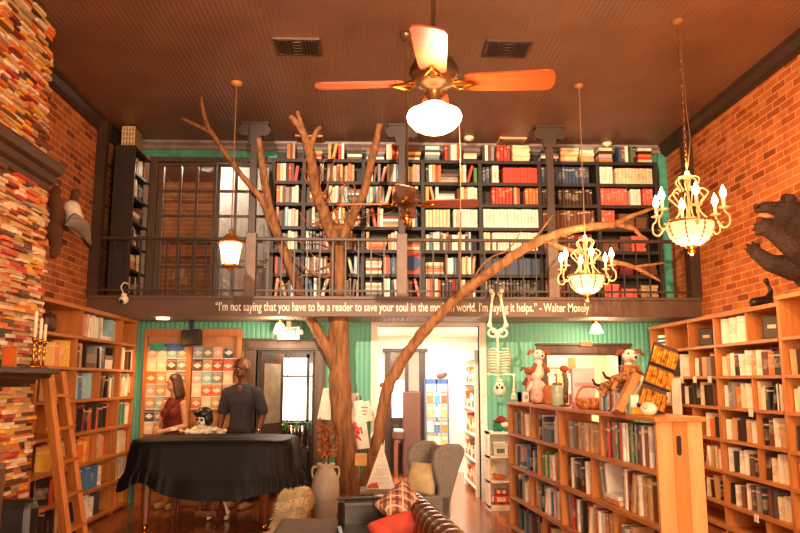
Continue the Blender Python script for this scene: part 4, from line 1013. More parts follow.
vent(511, 141, .34, .3, 'small pale ceiling vent above the upstairs books right of the middle column', C('#e0b488'))
for px, py, lab in ((469, 137, 'white round smoke detector on the ceiling near the middle column'), (607, 143, 'white round ceiling dome near the right end of the upstairs books')):
    q = atz(px, py, ZC); q.z = ZC
    r = thing('smoke_detector', lab, 'smoke detector', q, 'ceiling detectors')
    MB().lathe([(.07, -.001), (.07, -.02), (.05, -.045), (.0001, -.05)], q, 18).build('body', CREAM, r, smooth=True)
    MB().lathe([(.03, -.046), (.03, -.056), (.0001, -.058)], q, 14).build('cap', C('#d8b890'), r, smooth=True)
def cap(m, a, b, ra, rb, mi=0):                            # capsule
    a, b = V(a), V(b); m.tube([a, a.lerp(b, .5), b], [ra, (ra+rb)/2, rb], 12, mi); m.sph(a, ra, mi, 12, 8); m.sph(b, rb, mi, 12, 8); return m
def chain_(m, pts, rr):
    for i in range(len(pts)-1): cap(m, pts[i], pts[i+1], rr[i], rr[i+1])
# ------------------------------------------------------------------ grand piano under its cloth
pn = thing('grand_piano', 'grand piano with dark wooden legs hidden under a black cloth', 'piano', (-1.8, 8.7, 0))
pl = [(-2.5, 8.29), (-1.08, 8.29), (-1.02, 8.36), (-1.02, 8.85), (-1.3, 9.0), (-1.9, 9.08), (-2.5, 9.08)]
MB().prism(pl, 'z', .62, .92).build('body', MAHOG, pn)
MB().prism([(x*.99-.02, y*.99+.09) for x, y in pl], 'z', .92, .935).build('lid', BLACK, pn)
for x, y in ((-2.46, 8.4), (-1.18, 8.38), (-1.9, 9.0)):
    MB().lathe([(.028, 0), (.032, .02), (.032, .06)], (x, y, 0), 14).build('caster', BRASS, pn, smooth=True)
    MB().lathe([(.042, .06), (.045, .12), (.058, .5), (.07, .54), (.07, .62)], (x, y, 0), 8).build('leg', MAHOG, pn)
ly = MB(); ly.box(-2.0, -1.96, 8.86, 8.9, .1, .62).box(-1.86, -1.82, 8.86, 8.9, .1, .62).box(-2.03, -1.79, 8.84, 8.96, .06, .12); ly.build('lyre', MAHOG, pn)
for x in (-1.98, -1.91, -1.84): MB().box(x-.012, x+.012, 8.72, 8.85, .075, .088).build('pedal', BRASS, pn)
N, MR = 220, 16
cm = MB(); vs, fs = [], []
def outline(t, g):                                          # rounded rectangle outline, g = how far out
    c, s_ = math.cos(t), math.sin(t); ex = .36
    x = math.copysign(abs(c)**ex, c); y = math.copysign(abs(s_)**ex, s_)
    return -1.765+x*(.875+g), 8.70+y*(.50+g)
rngc = random.Random(4); ph = [rngc.uniform(0, 6.28) for _ in range(6)]
def hem(x, y):
    u = (x+2.64)/1.75
    h = .40+.13*math.exp(-((u-.15)/.09)**2)-.07*math.exp(-((u-.55)/.2)**2)+.06*max(0, u-.72)/.28
    return h if y < 8.7 else .42
for j in range(MR+1):
    f = j/MR
    for i in range(N):
        t = 2*PI*i/N
        if j <= 3:
            g = -.16+.16*j/3; x, y = outline(t, g); zz = .965-.006*j+.006*math.sin(5*t+j)
        else:
            f2 = (j-3)/(MR-3); arc = i/N*2*PI
            fold = .4*(.55*math.sin(17*arc+ph[0])+.45*math.sin(29*arc+ph[1]+f2)+.3*math.sin(47*arc+ph[2]))
            ruff = (math.sin(90*arc+ph[3]) if f2 > .66 else 0)*.020
            x0, y0 = outline(t, 0); x, y = outline(t, .02+.07*f2+.028*f2*fold+ruff+(.02 if f2 > .72 else 0))
            zt = .95; zb = hem(x0, y0); zz = zt+(zb-zt)*f2**1.0-.012*(1-f2)
        vs.append((x, y, zz))
for j in range(MR):
    for i in range(N): fs.append((j*N+i, j*N+(i+1) % N, (j+1)*N+(i+1) % N, (j+1)*N+i))
fs.append(tuple(range(N-1, -1, -1)))
cm.add(vs, fs); o = cm.build('piano_cover', VELVET, smooth=True); tag(o, 'black ruffled cloth draped over the grand piano', 'piano cover')

# ------------------------------------------------------------------ people
def hand(m, wrist, d, side, curl=.4, s=1.0):
    """palm and five fingers from the wrist along d; side = towards the thumb"""
    w_ = V(wrist); d = V(d).normalized(); sd = V(side); sd = (sd-d*sd.dot(d)).normalized(); n = d.cross(sd)
    cap(m, w_, w_+d*.075*s, .024*s, .030*s); cap(m, w_+d*.05*s+sd*.02*s, w_+d*.08*s-sd*.022*s, .02*s, .018*s)
    for k, (off, ln) in enumerate(((.027, .07), (.010, .08), (-.008, .075), (-.025, .058))):
        a = w_+d*.085*s+sd*off*s; b = a+(d*math.cos(curl)+n*math.sin(curl))*ln*.5*s; c = b+(d*math.cos(curl*2)+n*math.sin(curl*2))*ln*.5*s
        chain_(m, [a, b, c], [.0095*s, .009*s, .008*s])
    a = w_+d*.03*s+sd*.022*s; b = a+(d*.6+sd*.8)*.038*s; c = b+(d*.9+sd*.3+n*.2)*.032*s
    chain_(m, [a, b, c], [.012*s, .011*s, .009*s])
def head(m, c, R, s=1.0):
    T = lambda p: V(c)+R@(V(p)*s)
    m.sph(T((0, .012, .03)), (.076*s, .094*s, .095*s), 0, 18, 12, R); m.sph(T((0, -.012, -.035)), (.062*s, .074*s, .075*s), 0, 16, 10, R)
    m.sph(T((0, -.055, -.085)), (.03*s, .022*s, .02*s), 0, 10, 8, R)
    cap(m, T((0, -.088, .012)), T((0, -.108, -.02)), .009*s, .015*s)
    for q in (-1, 1):
        m.sph(T((q*.078, .012, .0)), (.012*s, .02*s, .032*s), 0, 10, 8, R); m.sph(T((q*.022, -.075, -.058)), (.022*s, .016*s, .007*s), 0, 10, 6, R)
        m.sph(T((q*.03, -.078, .032)), (.022*s, .012*s, .010*s), 0, 10, 6, R)
    m.sph(T((0, -.084, -.050)), (.024*s, .010*s, .008*s), 0, 10, 6, R); m.sph(T((0, -.082, -.065)), (.021*s, .010*s, .007*s), 0, 10, 6, R)
def face(root, c, R, s, browc, lip):
    T = lambda p: V(c)+R@(V(p)*s)
    for q in (-1, 1):
        e = MB(); e.sph(T((q*.03, -.079, .010)), (.012*s, .009*s, .007*s), 0, 10, 8, R); e.sph(T((q*.03, -.086, .010)), (.0068*s, .004*s, .0065*s), 1, 8, 6, R); e.build('eye', [C('#f2e8dc', .3), C('#241610', .2)], root, smooth=True)
        b = MB(); b.tube([T((q*.014, -.093, .034)), T((q*.032, -.093, .040)), T((q*.048, -.082, .034))], .004*s, 6); b.build('eyebrow', browc, root, smooth=True)
    l_ = MB(); l_.sph(T((0, -.091, -.058)), (.022*s, .006*s, .0055*s), 0, 10, 6, R); l_.build('lips', lip, root, smooth=True)
def person(name, label, loc, yaw, H, skin, hair, top, bottom, shoe, sleeve, headrot, larm, rarm, female=False):
    """larm / rarm: elbow and wrist points, local (x to the viewer's right, y away from where the body faces)"""
    r = thing(name, label, 'person', loc); s = H/1.80
    Z = Matrix.Rotation(yaw, 3, 'Z'); G = lambda p: V(loc)+Z@(V(p)*s)
    w_ = .165 if female else .212; hip = .155 if female else .15
    m = MB()
    R = Z@headrot; hc = G((0, -.03, 1.67))
    hs = s*(1.0 if female else 1.12)
    head(m, hc, R, hs)
    cap(m, G((0, .005, 1.42)), G((0, -.01, 1.58)), .062*s, .052*s)
    def torso(m, g, lo=.86, hi=1.44):
        KN = ((.86, hip, .11), (.96, hip*.98, .112), (1.06, hip*.88, .102), (1.16, hip*.94, .106), (1.28, w_*.90, .118), (1.37, w_*.88, .10), (1.43, w_*.62, .075))
        for i in range(33):
            zz = .86+.57*i/32; k = max(j for j in range(6) if KN[j][0] <= zz+1e-9); f = (zz-KN[k][0])/(KN[k+1][0]-KN[k][0])
            rx, ry = KN[k][1]*(1-f)+KN[k+1][1]*f, KN[k][2]*(1-f)+KN[k+1][2]*f
            if lo <= zz <= hi: m.sph(G((0, 0, zz)), ((rx+g)*s, (ry+g)*s, .07*s), 0, 18, 10, Z)
        if female:
            for q in (-1, 1): m.sph(G((q*.07, -.085, 1.27)), ((.062+g)*s, (.055+g)*s, (.062+g)*s), 0, 12, 8, Z)
    torso(m, 0)
    arms = []
    for q, (el, wr, th) in ((1, larm), (-1, rarm)):
        sh = G((q*w_*(1 if female else .93), 0, 1.40 if female else 1.365)); e = G(el); wv = G(wr); arms.append((sh, e, wv))
        chain_(m, [sh, sh.lerp(e, .5), e, e.lerp(wv, .35), wv], ([.052*s, .047*s, .038*s, .038*s, .027*s] if female else [.060*s, .056*s, .046*s, .045*s, .031*s]))
        hand(m, wv, wv-e, Z@V(th), .45, s)
    if not female: m.sph(G((0, -.078, 1.415)), (.038*s, .042*s, .06*s), 0, 12, 8, Z)
    for q in (-1, 1):
        hp, kn, an = G((q*.085, 0, .88)), G((q*.09, -.01, .48)), G((q*.095, .02, .09))
        chain_(m, [hp, hp.lerp(kn, .5), kn, kn.lerp(an, .35), an], [.088*s, .075*s, .055*s, .055*s, .038*s])
        cap(m, G((q*.095, .03, .045)), G((q*.10, -.14, .032)), .036*s, .030*s)
    m.build('body', skin, r, smooth=True, remesh=.0075, smoothmod=2)
    face(r, hc, R, hs, C('#2a1a12') if not female else C('#4a2a18'), C('#8a4a38') if female else C('#5a3024'))
    t = MB(); torso(t, .014, lo=.9)
    if sleeve:
        for sh, e, wv in arms: chain_(t, [sh, sh.lerp(e, .45), sh.lerp(e, .85)], [.078*s, .076*s, .076*s])
        for q in (-1, 1): cap(t, G((q*.05, .012, 1.445)), G((q*w_*.9, 0, 1.37)), .052*s, .074*s)
    else:
        for q in (-1, 1): cap(t, G((q*w_*.55, .0, 1.33)), G((q*w_*.5, 0, 1.46)), .03*s, .02*s)
    t.build('t_shirt' if sleeve else 'tank_top', top, r, smooth=True, remesh=.011, smoothmod=3)
    p = MB()
    for q in (-1, 1):
        hp, kn, an = G((q*.085, 0, .90)), G((q*.09, -.01, .48)), G((q*.095, .02, .12 if not female else .45))
        chain_(p, [hp, kn, an] if not female else [hp, kn], [.108*s, .078*s, .07*s] if not female else [.105*s, .085*s])
    p.sph(G((0, 0, .93)), ((hip+.02)*s, .128*s, .10*s), 0, 18, 10, Z)
    p.build('trousers' if not female else 'shorts', bottom, r, smooth=True, remesh=.012, smoothmod=3)
    for q in (-1, 1):
        f = MB(); cap(f, G((q*.095, .035, .045)), G((q*.10, -.15, .038)), .046*s, .040*s); f.box(*(0,)*6) if False else None; f.build('shoe', shoe, r, smooth=True, remesh=.012)
    return r, G, R, hc, s, arms
RZx = lambda a, b: Matrix.Rotation(a, 3, 'Z')@Matrix.Rotation(b, 3, 'X')
mp_, G, R, hc, s, arms = person('person', 'bald man in a dark short-sleeved shirt standing behind the piano, looking down', (-1.70, 9.78, 0), math.radians(-16), 1.88, SKIN_D, None, C('#33303a', .8), C('#2a2624', .8), C('#b88a62'), True,
    RZx(math.radians(-24), math.radians(10)), ((.27, .03, 1.13), (.25, -.06, .90), (-.3, -1, 0)), ((-.27, .03, 1.13), (-.26, -.08, .91), (.3, -1, 0)))
a = arms[0]; d = (a[2]-a[1]).normalized()
MB().tube([a[2]-d*.045, a[2]-d*.015], .034*s, 16).build('wrist_watch', CHROME, mp_, smooth=True)
wp, G, R, hc, s, arms = person('person', 'woman with shoulder-length brown hair in a dark red sleeveless top behind the piano', (-2.57, 9.80, 0), math.radians(-28), 1.67, SKIN_L, None, C('#6b1f1c', .8), C('#3a3430', .8), C('#c08a5a'), False,
    RZx(math.radians(-32), math.radians(8)), ((.20, .02, 1.10), (.04, -.22, 1.04), (0, 0, 1)), ((-.21, -.02, 1.10), (-.12, -.20, .98), (0, 0, 1)), True)
h = MB(); T = lambda p: hc+R@(V(p)*s)
h.sph(T((0, .028, .05)), (.090*s, .098*s, .095*s), 0, 18, 12, R)
for k in range(26):
    a = PI*(-.12)+PI*1.24*k/25; x, y = math.cos(a)*.082, .02+math.sin(a)*.085
    chain_(h, [T((x*.9, y*.9, .07)), T((x*1.1, y*1.08, -.05)), T((x*1.15, y*1.12+.01, -.17)), T((x*1.0, y+.01, -.21))], [.022*s, .022*s, .02*s, .012*s])
h.build('hair', C('#4a2a1a', .5), wp, smooth=True, remesh=.008, smoothmod=1)
st = MB(); P, q = smoothpath([G((.12, .06, 1.46)), G((.09, -.08, 1.42)), G((-.02, -.15, 1.25)), G((-.12, -.15, 1.05)), G((-.19, -.08, .92))], [.016]*5, 5); st.tube(P, q, 8, flat=.35); st.build('bag_strap', C('#8a4a26', .5), wp, smooth=True)

# ------------------------------------------------------------------ skeletons
def skull(m_root, c, R, s, name='skull'):
    T = lambda p: V(c)+R@(V(p)*s)
    m = MB(); m.sph(T((0, .02, .03)), (.075*s, .095*s, .085*s), 0, 16, 12, R); m.sph(T((0, -.045, -.03)), (.055*s, .045*s, .05*s), 0, 14, 10, R)
    o = m.build(name, BONE, m_root, smooth=True, remesh=.008)
    MB().sph(T((0, -.055, -.085)), (.045*s, .035*s, .025*s), 0, 12, 8, R).build('jaw', BONE, m_root, smooth=True)
    for q in (-1, 1): MB().sph(T((q*.03, -.075, .0)), (.019*s, .018*s, .019*s), 0, 12, 8, R).build('eye_socket', C('#2a1c14'), m_root, smooth=True)
    MB().sph(T((0, -.088, -.035)), (.010*s, .008*s, .014*s), 0, 8, 6, R).build('nose_hole', C('#2a1c14'), m_root, smooth=True)
def bone(m, a, b, r=.012):
    a, b = V(a), V(b); d = b-a
    m.tube([a, a+d*.12, a+d*.5, b-d*.12, b], [r*1.7, r, r*.85, r, r*1.7], 8); m.sph(a, r*1.9, 0, 8, 6); m.sph(b, r*1.9, 0, 8, 6); return m
# one sits at the piano with a black wig
sk = thing('skeleton', 'white skeleton in a black wig and ruffled collar seated at the piano', 'skeleton', (-2.13, 9.38, 0))
c0 = at(203, 419, 9.32)
skull(sk, c0, RZx(math.radians(-20), .1), 1.0)
wg = MB(); Rw = RZx(math.radians(-20), .1)
wg.sph(c0+Rw@V((0, .03, .06)), (.098, .11, .085), 0, 18, 12, Rw); wg.sph(c0+Rw@V((.06, .03, 0)), (.05, .08, .09), 0, 14, 10, Rw); wg.sph(c0+Rw@V((-.05, -.03, .075)), (.05, .06, .04), 0, 14, 10, Rw)
wg.build('wig', C('#15100e', .4), sk, smooth=True, remesh=.01)
sp_ = MB()
for k in range(12): sp_.sph((c0.x, 9.40, .55+.036*k), (.026, .026, .017), 0, 10, 6)
sp_.tube([(c0.x, 9.40, .52), (c0.x, 9.40, 1.0)], .014, 8); sp_.build('spine', BONE, sk, smooth=True)
for k in range(6):
    rb = MB(); z = .90-.045*k; w2 = .10+.025*min(k, 3)
    for q in (-1, 1):
        P, rr = smoothpath([(c0.x, 9.40, z), (c0.x+q*w2, 9.40, z-.01), (c0.x+q*w2*.95, 9.28, z-.04), (c0.x+q*.02, 9.24, z-.03)], [.009]*4, 4); rb.tube(P, rr, 6)
    rb.build('rib', BONE, sk, smooth=True)
MB().sph((c0.x, 9.42, .50), (.15, .09, .08), 0, 14, 10).build('pelvis', BONE, sk, smooth=True)
rf = MB(); rr_ = random.Random(8)
for k in range(90):
    a = rr_.uniform(0, 2*PI); q = rr_.uniform(.05, .20); rf.sph((c0.x+math.cos(a)*q*1.3, 9.36+math.sin(a)*q*.55, 1.035-q*.4+rr_.uniform(-.02, .02)), (.03, .025, .018), 0, 8, 5, Euler((rr_.random()*3, rr_.random()*3, 0)).to_matrix())
rf.build('ruffle_collar', C('#efe6d6', .9), sk, smooth=True, remesh=.012)
for q in (-1, 1):
    am = MB(); sh = V((c0.x+q*.17, 9.40, .97)); el = V((c0.x+q*.27, 9.34, .985)); wr = V((c0.x+q*.24-.06, 9.24, 1.02))
    bone(am, sh, el); bone(am, el, wr, .01)
    for k in range(5): a2 = wr+V((-.02+.014*k-.02, -.03, 0)); bone(am, wr, a2, .005); bone(am, a2, a2+V((-.005, -.04, -.02)), .004)
    am.build('arm', BONE, sk, smooth=True)
    lg_ = MB(); hp = V((c0.x+q*.10, 9.40, .50)); kn = V((c0.x+q*.10+.12, 9.02, .50)); an = V((c0.x+q*.10+.30, 9.0, .08))
    bone(lg_, hp, kn, .015); bone(lg_, kn, an, .014); lg_.sph(an+V((.0, -.06, -.045)), (.03, .09, .025), 0, 10, 6); lg_.build('leg', BONE, sk, smooth=True)
pb = thing('piano_bench', 'dark piano bench behind the covered piano', 'bench', (-2.1, 9.45, 0))
MB().box(-2.45, -1.8, 9.30, 9.60, .36, .415).build('seat', LEATHER, pb, bevel=.012)
for x in (-2.41, -1.84):
    for y in (9.34, 9.56): MB().lathe([(.018, 0), (.028, .36)], (x, y, 0), 8).build('leg', MAHOG, pb)
# the other hangs upside down from the railing
hk = thing('skeleton', 'white skeleton hanging upside down by its feet from the gallery railing', 'skeleton', at(497, 293, 9.14))
yS = 9.13; q_ = lambda px, py, y=yS: at(px, py, y)
for q, (f, kn, hp) in ((-1, ((492.5, 294), (489.5, 325), (494, 331))), (1, ((500, 294), (506, 325), (501, 331)))):
    lg_ = MB(); bone(lg_, q_(*f), q_(kn[0], kn[1]), .018); bone(lg_, q_(kn[0], kn[1]), q_(*hp), .016); lg_.build('leg', BONE, hk, smooth=True)
    ft = MB(); ft.sph(q_(*f), (.03, .04, .03), 0, 10, 6); cap(ft, q_(*f), q_(f[0]+q*1.5, f[1]-3, yS-.08), .022, .03); ft.build('foot', BONE, hk, smooth=True, remesh=.01)
pv_ = MB()
for q in (-1, 1):
    pc_ = q_(497.5+q*5, 333); P = [pc_+V((math.cos(t)*.055, -.01, math.sin(t)*.05)) for t in [2*PI*k/14 for k in range(15)]]; pv_.tube(P, .016, 8, caps=False)
pv_.sph(q_(497.5, 334), (.035, .03, .05), 0, 10, 8); pv_.build('pelvis', BONE, hk, smooth=True, remesh=.01)
sp_ = MB(); a, b = q_(497.5, 336), q_(498, 378)
sp_.tube([a, b], .012, 8)
for k in range(18): sp_.sph(a.lerp(b, k/17), (.022, .022, .011), 0, 10, 6)
sp_.build('spine', BONE, hk, smooth=True)
for k in range(8):
    rb = MB(); c = q_(498, 352+2.7*k); w2 = .10+.03*math.sin(PI*(k+1)/9)
    for q in (-1, 1):
        P, rr = smoothpath([c, c+V((q*w2, -.02, .0)), c+V((q*w2*.95, -.12, .035)), c+V((q*.02, -.16, .03))], [.008]*4, 4); rb.tube(P, rr, 6)
    rb.build('rib', BONE, hk, smooth=True)
MB().tube([q_(498, 354, yS-.16), q_(498, 372, yS-.16)], .014, 8).build('breastbone', BONE, hk, smooth=True)
for q, el, wr in ((-1, (484.5, 374), (483.5, 396)), (1, (514, 375), (513.5, 390))):
    am = MB(); sh = q_(498+q*9, 374); bone(am, q_(498, 375), sh, .008); bone(am, sh, q_(*el), .011); bone(am, q_(*el), q_(*wr), .010)
    for k in range(5): f0 = q_(*wr)+V(((k-2)*.012, 0, -.06)); bone(am, q_(*wr), f0, .004); bone(am, f0, f0+V(((k-2)*.003, 0, -.045)), .0035)
    am.build('arm', BONE, hk, smooth=True)
skull(hk, q_(499.5, 387.5), RZx(-.15, 0)@Matrix.Rotation(PI, 3, 'Y'), .98)

# ------------------------------------------------------------------ mounts on the brick walls
FUR = plain('bear_fur', '#33231b', .85, var=.45, scale=26, bmp=1.0, stretch=(1, 1, 4))
br = thing('bear_mount', 'dark brown taxidermy bear bust with raised paws mounted on right brick wall', 'bear', (XR, 7.0, 2.9))
m = MB(); B = lambda px, py, y=7.0: at(px, py, y)
m.sph(B(786, 215), (.165, .16, .155), 0, 16, 10); cap(m, B(780, 213), B(766, 209), .12, .078); cap(m, B(766, 209), B(759, 209), .07, .05)
cap(m, B(778, 224), B(764, 221), .065, .032)
m.sph(B(791, 200, 6.88), (.065, .03, .065)); m.sph(B(786, 199, 7.12), (.06, .03, .06))
cap(m, B(794, 219), B(808, 235), .17, .23); cap(m, B(808, 240), B(816, 268), .23, .24)
chain_(m, [B(808, 258, 6.82), B(792, 246, 6.72), B(774, 232, 6.72), B(764, 228, 6.72)], [.13, .11, .085, .075])
chain_(m, [B(812, 268, 7.05), B(792, 268, 6.95), B(770, 263, 6.9), B(756, 253, 6.9)], [.14, .125, .085, .065])
PAWS = [(748, 250, 6.86, -4, -1), (749, 246.5, 6.9, -3, -3), (753, 244.5, 6.93, -1, -4), (758, 245, 6.93, 1, -4), (757, 224.5, 6.7, -4, 0), (756, 229, 6.7, -4, 1), (758, 233, 6.7, -3, 3)]
for px, py, yy, dx, dy in PAWS[:4]: cap(m, B(756, 253, 6.9), B(px, py, yy), .045, .024)
for px, py, yy, dx, dy in PAWS[4:]: cap(m, B(764, 228, 6.72), B(px, py, yy), .05, .026)
m.build('body', FUR, br, smooth=True, remesh=.012, smoothmod=2)
for px, py, yy, dx, dy in PAWS:
    MB().tube([B(px, py, yy), B(px+dx*.6, py+dy*.6, yy-.01), B(px+dx*1.1, py+dy*1.0, yy-.03)], [.011, .008, .002], 7).build('claw', C('#1a1310', .3), br, smooth=True)
MB().sph(B(756.5, 206.5, 6.97), (.028, .03, .024), 0, 12, 8).build('nose', C('#120d0b', .25), br, smooth=True)
MB().tube([B(759, 214.5, 6.95), B(766, 215.5, 6.90), B(774, 217, 6.88)], [.018, .026, .014], 8).build('mouth', C('#c07a4e'), br, smooth=True)
for yy in (6.875, 7.1): MB().sph(B(775, 205, yy), .014, 0, 10, 8).build('eye', C('#0c0806', .1), br, smooth=True)
# bird on driftwood
bd = thing('bird_mount', 'mounted duck with white breast and grey wings on driftwood, left brick wall', 'bird', (XL, 8.05, 2.9))
D = lambda px, py, y=7.95: atx(px, py, -3.27+(7.95-y)*.8)
dw = MB(); P, q = smoothpath([atx(57, 186, -3.37), atx(55, 200, -3.38), atx(58, 215, -3.37), atx(54, 230, -3.38), atx(56, 245, -3.38), atx(53, 258, -3.39)], [.03, .07, .08, .09, .06, .03], 5)
dw.tube(P, [x*random.Random(i).uniform(.8, 1.2) for i, x in enumerate(q)], 9); dw.tube([atx(58, 222, -3.37), atx(66, 228, -3.36), atx(73, 227, -3.33)], [.05, .04, .03], 8); dw.build('driftwood', C('#5c3a24', .9), bd, smooth=True)
m = MB(); cap(m, D(72, 208), D(75, 222), .085, .10); cap(m, D(75, 222), D(82, 232), .10, .07); m.build('body', C('#e8dccb', .8), bd, smooth=True, remesh=.012)
m = MB(); cap(m, D(73, 205), D(75, 196), .05, .045); m.sph(D(76, 193), (.055, .06, .05)); m.build('head', C('#5a3a28', .7), bd, smooth=True, remesh=.01)
MB().tube([D(77, 192), D(81, 193, 7.9)], [.02, .008], 8).build('beak', C('#c07a30', .4), bd, smooth=True)
for k, (a, b, c) in enumerate((((68, 222), (80, 226), (91, 245)), ((72, 216), (84, 228), (90, 240)))):
    P, q = smoothpath([D(*a, 7.86-.0*k), D(*b, 7.84), D(*c, 7.9)], [.05, .075, .012], 5); MB().tube(P, q, 10, flat=.4).build('wing', C('#8c8078', .8), bd, smooth=True)
MB().tube([D(82, 232), D(88, 243), D(91, 250)], [.05, .035, .01], 8, flat=.5).build('tail', C('#2a2420', .7), bd, smooth=True)
# black bird figure on the right-hand case
sw = thing('bird_figurine', 'black long-necked bird figure standing on top of right-hand bookcase under the bear', 'figurine', (3.85, 7.35, RT))
W = lambda px, py, y=7.35: at(px, py, y)
m = MB(); cap(m, W(754, 300), W(768, 298), .05, .055); chain_(m, [W(768, 297), W(771, 289), W(768, 283), W(766, 278)], [.045, .022, .018, .026]); cap(m, W(766, 278), W(763, 279), .02, .008); cap(m, W(754, 300), W(752, 304), .04, .02)
zb = min(v.z for v in m.v); m.v = [v+V((0, 0, RT+.002-zb)) for v in m.v]
m.build('body', C('#1c1613', .35), sw, smooth=True, remesh=.008, smoothmod=1)

# ------------------------------------------------------------------ sofa, cushions, chairs
SO = V((.33, 6.40, 0)); SR = math.radians(5.9); XS = Matrix.Translation(SO)@Matrix.Rotation(SR, 4, 'Z')
sf = thing('leather_sofa', 'dark leather sofa with channel-tufted back, seen from its end', 'sofa', SO)
SL = 2.2
bk = MB(XS); vs, fs = [], []; NS, NP = 150, 16
prof = [(-.10, .38), (-.10, .45), (-.09, .52), (-.075, .58), (-.05, .625), (-.01, .65), (.04, .655), (.09, .64), (.125, .60), (.14, .54), (.145, .45), (.145, .3), (.145, .1)]
for i in range(NS+1):
    y = .10-SL*i/NS; b = abs(math.sin(PI*i/NS*13)); rp = -.03*(1-b**.5)
    for x, z in prof:
        k = 1 if x < .12 else .3; d = V((x-.03, 0, z-.45)); d = d.normalized() if d.length > .01 else V((1, 0, 0)); vs.append((x+d.x*rp*k, y, z+d.z*rp*k))
n_ = len(prof)
for i in range(NS):
    for k in range(n_-1): fs.append((i*n_+k, i*n_+k+1, (i+1)*n_+k+1, (i+1)*n_+k))
fs.append(tuple(range(n_))); fs.append(tuple(range(NS*n_+n_-1, NS*n_-1, -1)))
for i in range(NS): fs.append((i*n_+n_-1, i*n_, (i+1)*n_, (i+1)*n_+n_-1))
bk.add(vs, fs); bk.build('backrest', LEATHB, sf, smooth=True)
MB(XS).box(-.64, .12, -SL+.1, .02, .12, .30).build('base', LEATHER, sf, bevel=.02)
for k in range(3): MB(XS).box(-.64, -.10, -.04-.66*(k+1)+.01, -.04-.66*k-.01, .30, .43).build('seat_cushion', LEATHER, sf, bevel=.035)
am = MB(XS); am.box(-.62, .10, .0, .13, .12, .60).build('armrest', LEATHER, sf, bevel=.03)
MB(XS).box(-.63, .10, .09, .14, .60, .62).build('arm_trim', C('#2c211b', .4), sf, bevel=.008)
MB(XS).box(-.60, -.12, -.07, .0, .30, .61).build('arm_pad', LEATHER, sf, bevel=.03)
for x in (-.58, .05):
    for y in (.06, -SL+.2): MB(XS).box(x-.03, x+.03, y-.03, y+.03, 0, .12).build('leg', DARKW, sf)
def pillow(name, label, c, size, R, mat, cat='cushion', thick=.07):
    m = MB(); n = 14; vs, fs = [], []
    for sd in (1, -1):
        for i in range(n+1):
            for j in range(n+1):
                u, v_ = i/n*2-1, j/n*2-1
                puff = (max(0, (1-u**2)*(1-v_**2)))**.42*thick; sh = 1-.07*(1-abs(u)**2)*(abs(v_)**3)-.0
                sx = u*(1-.08*(1-v_**2)*abs(u)); sy = v_*(1-.08*(1-u**2)*abs(v_))
                vs.append(V(c)+R@V((sx*size[0]/2, sd*puff, sy*size[1]/2)))
    K = (n+1)**2
    for sd in (0, 1):
        for i in range(n):
            for j in range(n): q = [sd*K+i*(n+1)+j, sd*K+i*(n+1)+j+1, sd*K+(i+1)*(n+1)+j+1, sd*K+(i+1)*(n+1)+j]; fs.append(tuple(q if sd else reversed(q)))
    m.add(vs, fs); o = m.build(name, mat, smooth=True); tag(o, label, cat)
    b = bmesh.new(); b.from_mesh(o.data); bmesh.ops.remove_doubles(b, verts=b.verts, dist=.0005); bmesh.ops.recalc_face_normals(b, faces=b.faces); b.to_mesh(o.data); b.free()
    return o
def plaid():
    m, nt, b = newmat('plaid_fabric')
    tc = nd(nt, 'ShaderNodeTexCoord'); sp = nd(nt, 'ShaderNodeSeparateXYZ'); nt.links.new(tc.outputs['Generated'], sp.inputs[0])
    def st(i, f, ph_, th):
        a_ = nd(nt, 'ShaderNodeMath', operation='MULTIPLY_ADD'); nt.links.new(sp.outputs[i], a_.inputs[0]); a_.inputs[1].default_value = f; a_.inputs[2].default_value = ph_
        f_ = nd(nt, 'ShaderNodeMath', operation='FRACT'); nt.links.new(a_.outputs[0], f_.inputs[0])
        g_ = nd(nt, 'ShaderNodeMath', operation='LESS_THAN'); nt.links.new(f_.outputs[0], g_.inputs[0]); g_.inputs[1].default_value = th; return g_.outputs[0]
    n = noise(nt, 60)
    col = ramp(nt, n, [(.3, '#b5765c'), (.7, '#cf947a')])
    for fac, c, f in ((st(0, 5, .1, .28), '#5c3026', .8), (st(1, 6, .0, .26), '#5c3026', .75), (st(0, 5, .55, .12), '#ead6bc', .8), (st(1, 6, .5, .12), '#ead6bc', .8)):
        mx = nd(nt, 'ShaderNodeMix', data_type='RGBA'); ml = nd(nt, 'ShaderNodeMath', operation='MULTIPLY'); nt.links.new(fac, ml.inputs[0]); ml.inputs[1].default_value = f
        nt.links.new(ml.outputs[0], mx.inputs[0]); nt.links.new(col, mx.inputs[6]); mx.inputs[7].default_value = (*lin(c), 1); col = mx.outputs[2]
    nt.links.new(col, b.inputs['Base Color']); b.inputs['Roughness'].default_value = .9
    return m
PR = lambda rz, rx, ry=0: Matrix.Rotation(rz, 3, 'Z')@Matrix.Rotation(rx, 3, 'X')@Matrix.Rotation(ry, 3, 'Y')
p = at(403, 499, 6.12)
pl_ = pillow('plaid_cushion', 'brown and cream plaid cushion propped in the far corner of the leather sofa', (p.x-.005, p.y, .59), (.35, .35), PR(.25, -.35, -.62), plaid(), thick=.085)
p = at(397, 525, 5.95)
pillow('red_cushion', 'coral red cushion lying in front of the plaid cushion on leather sofa', (p.x-.02, 5.86, .475), (.40, .22), PR(.12, -.85, -.30), C('#d2503c', .85), thick=.09)
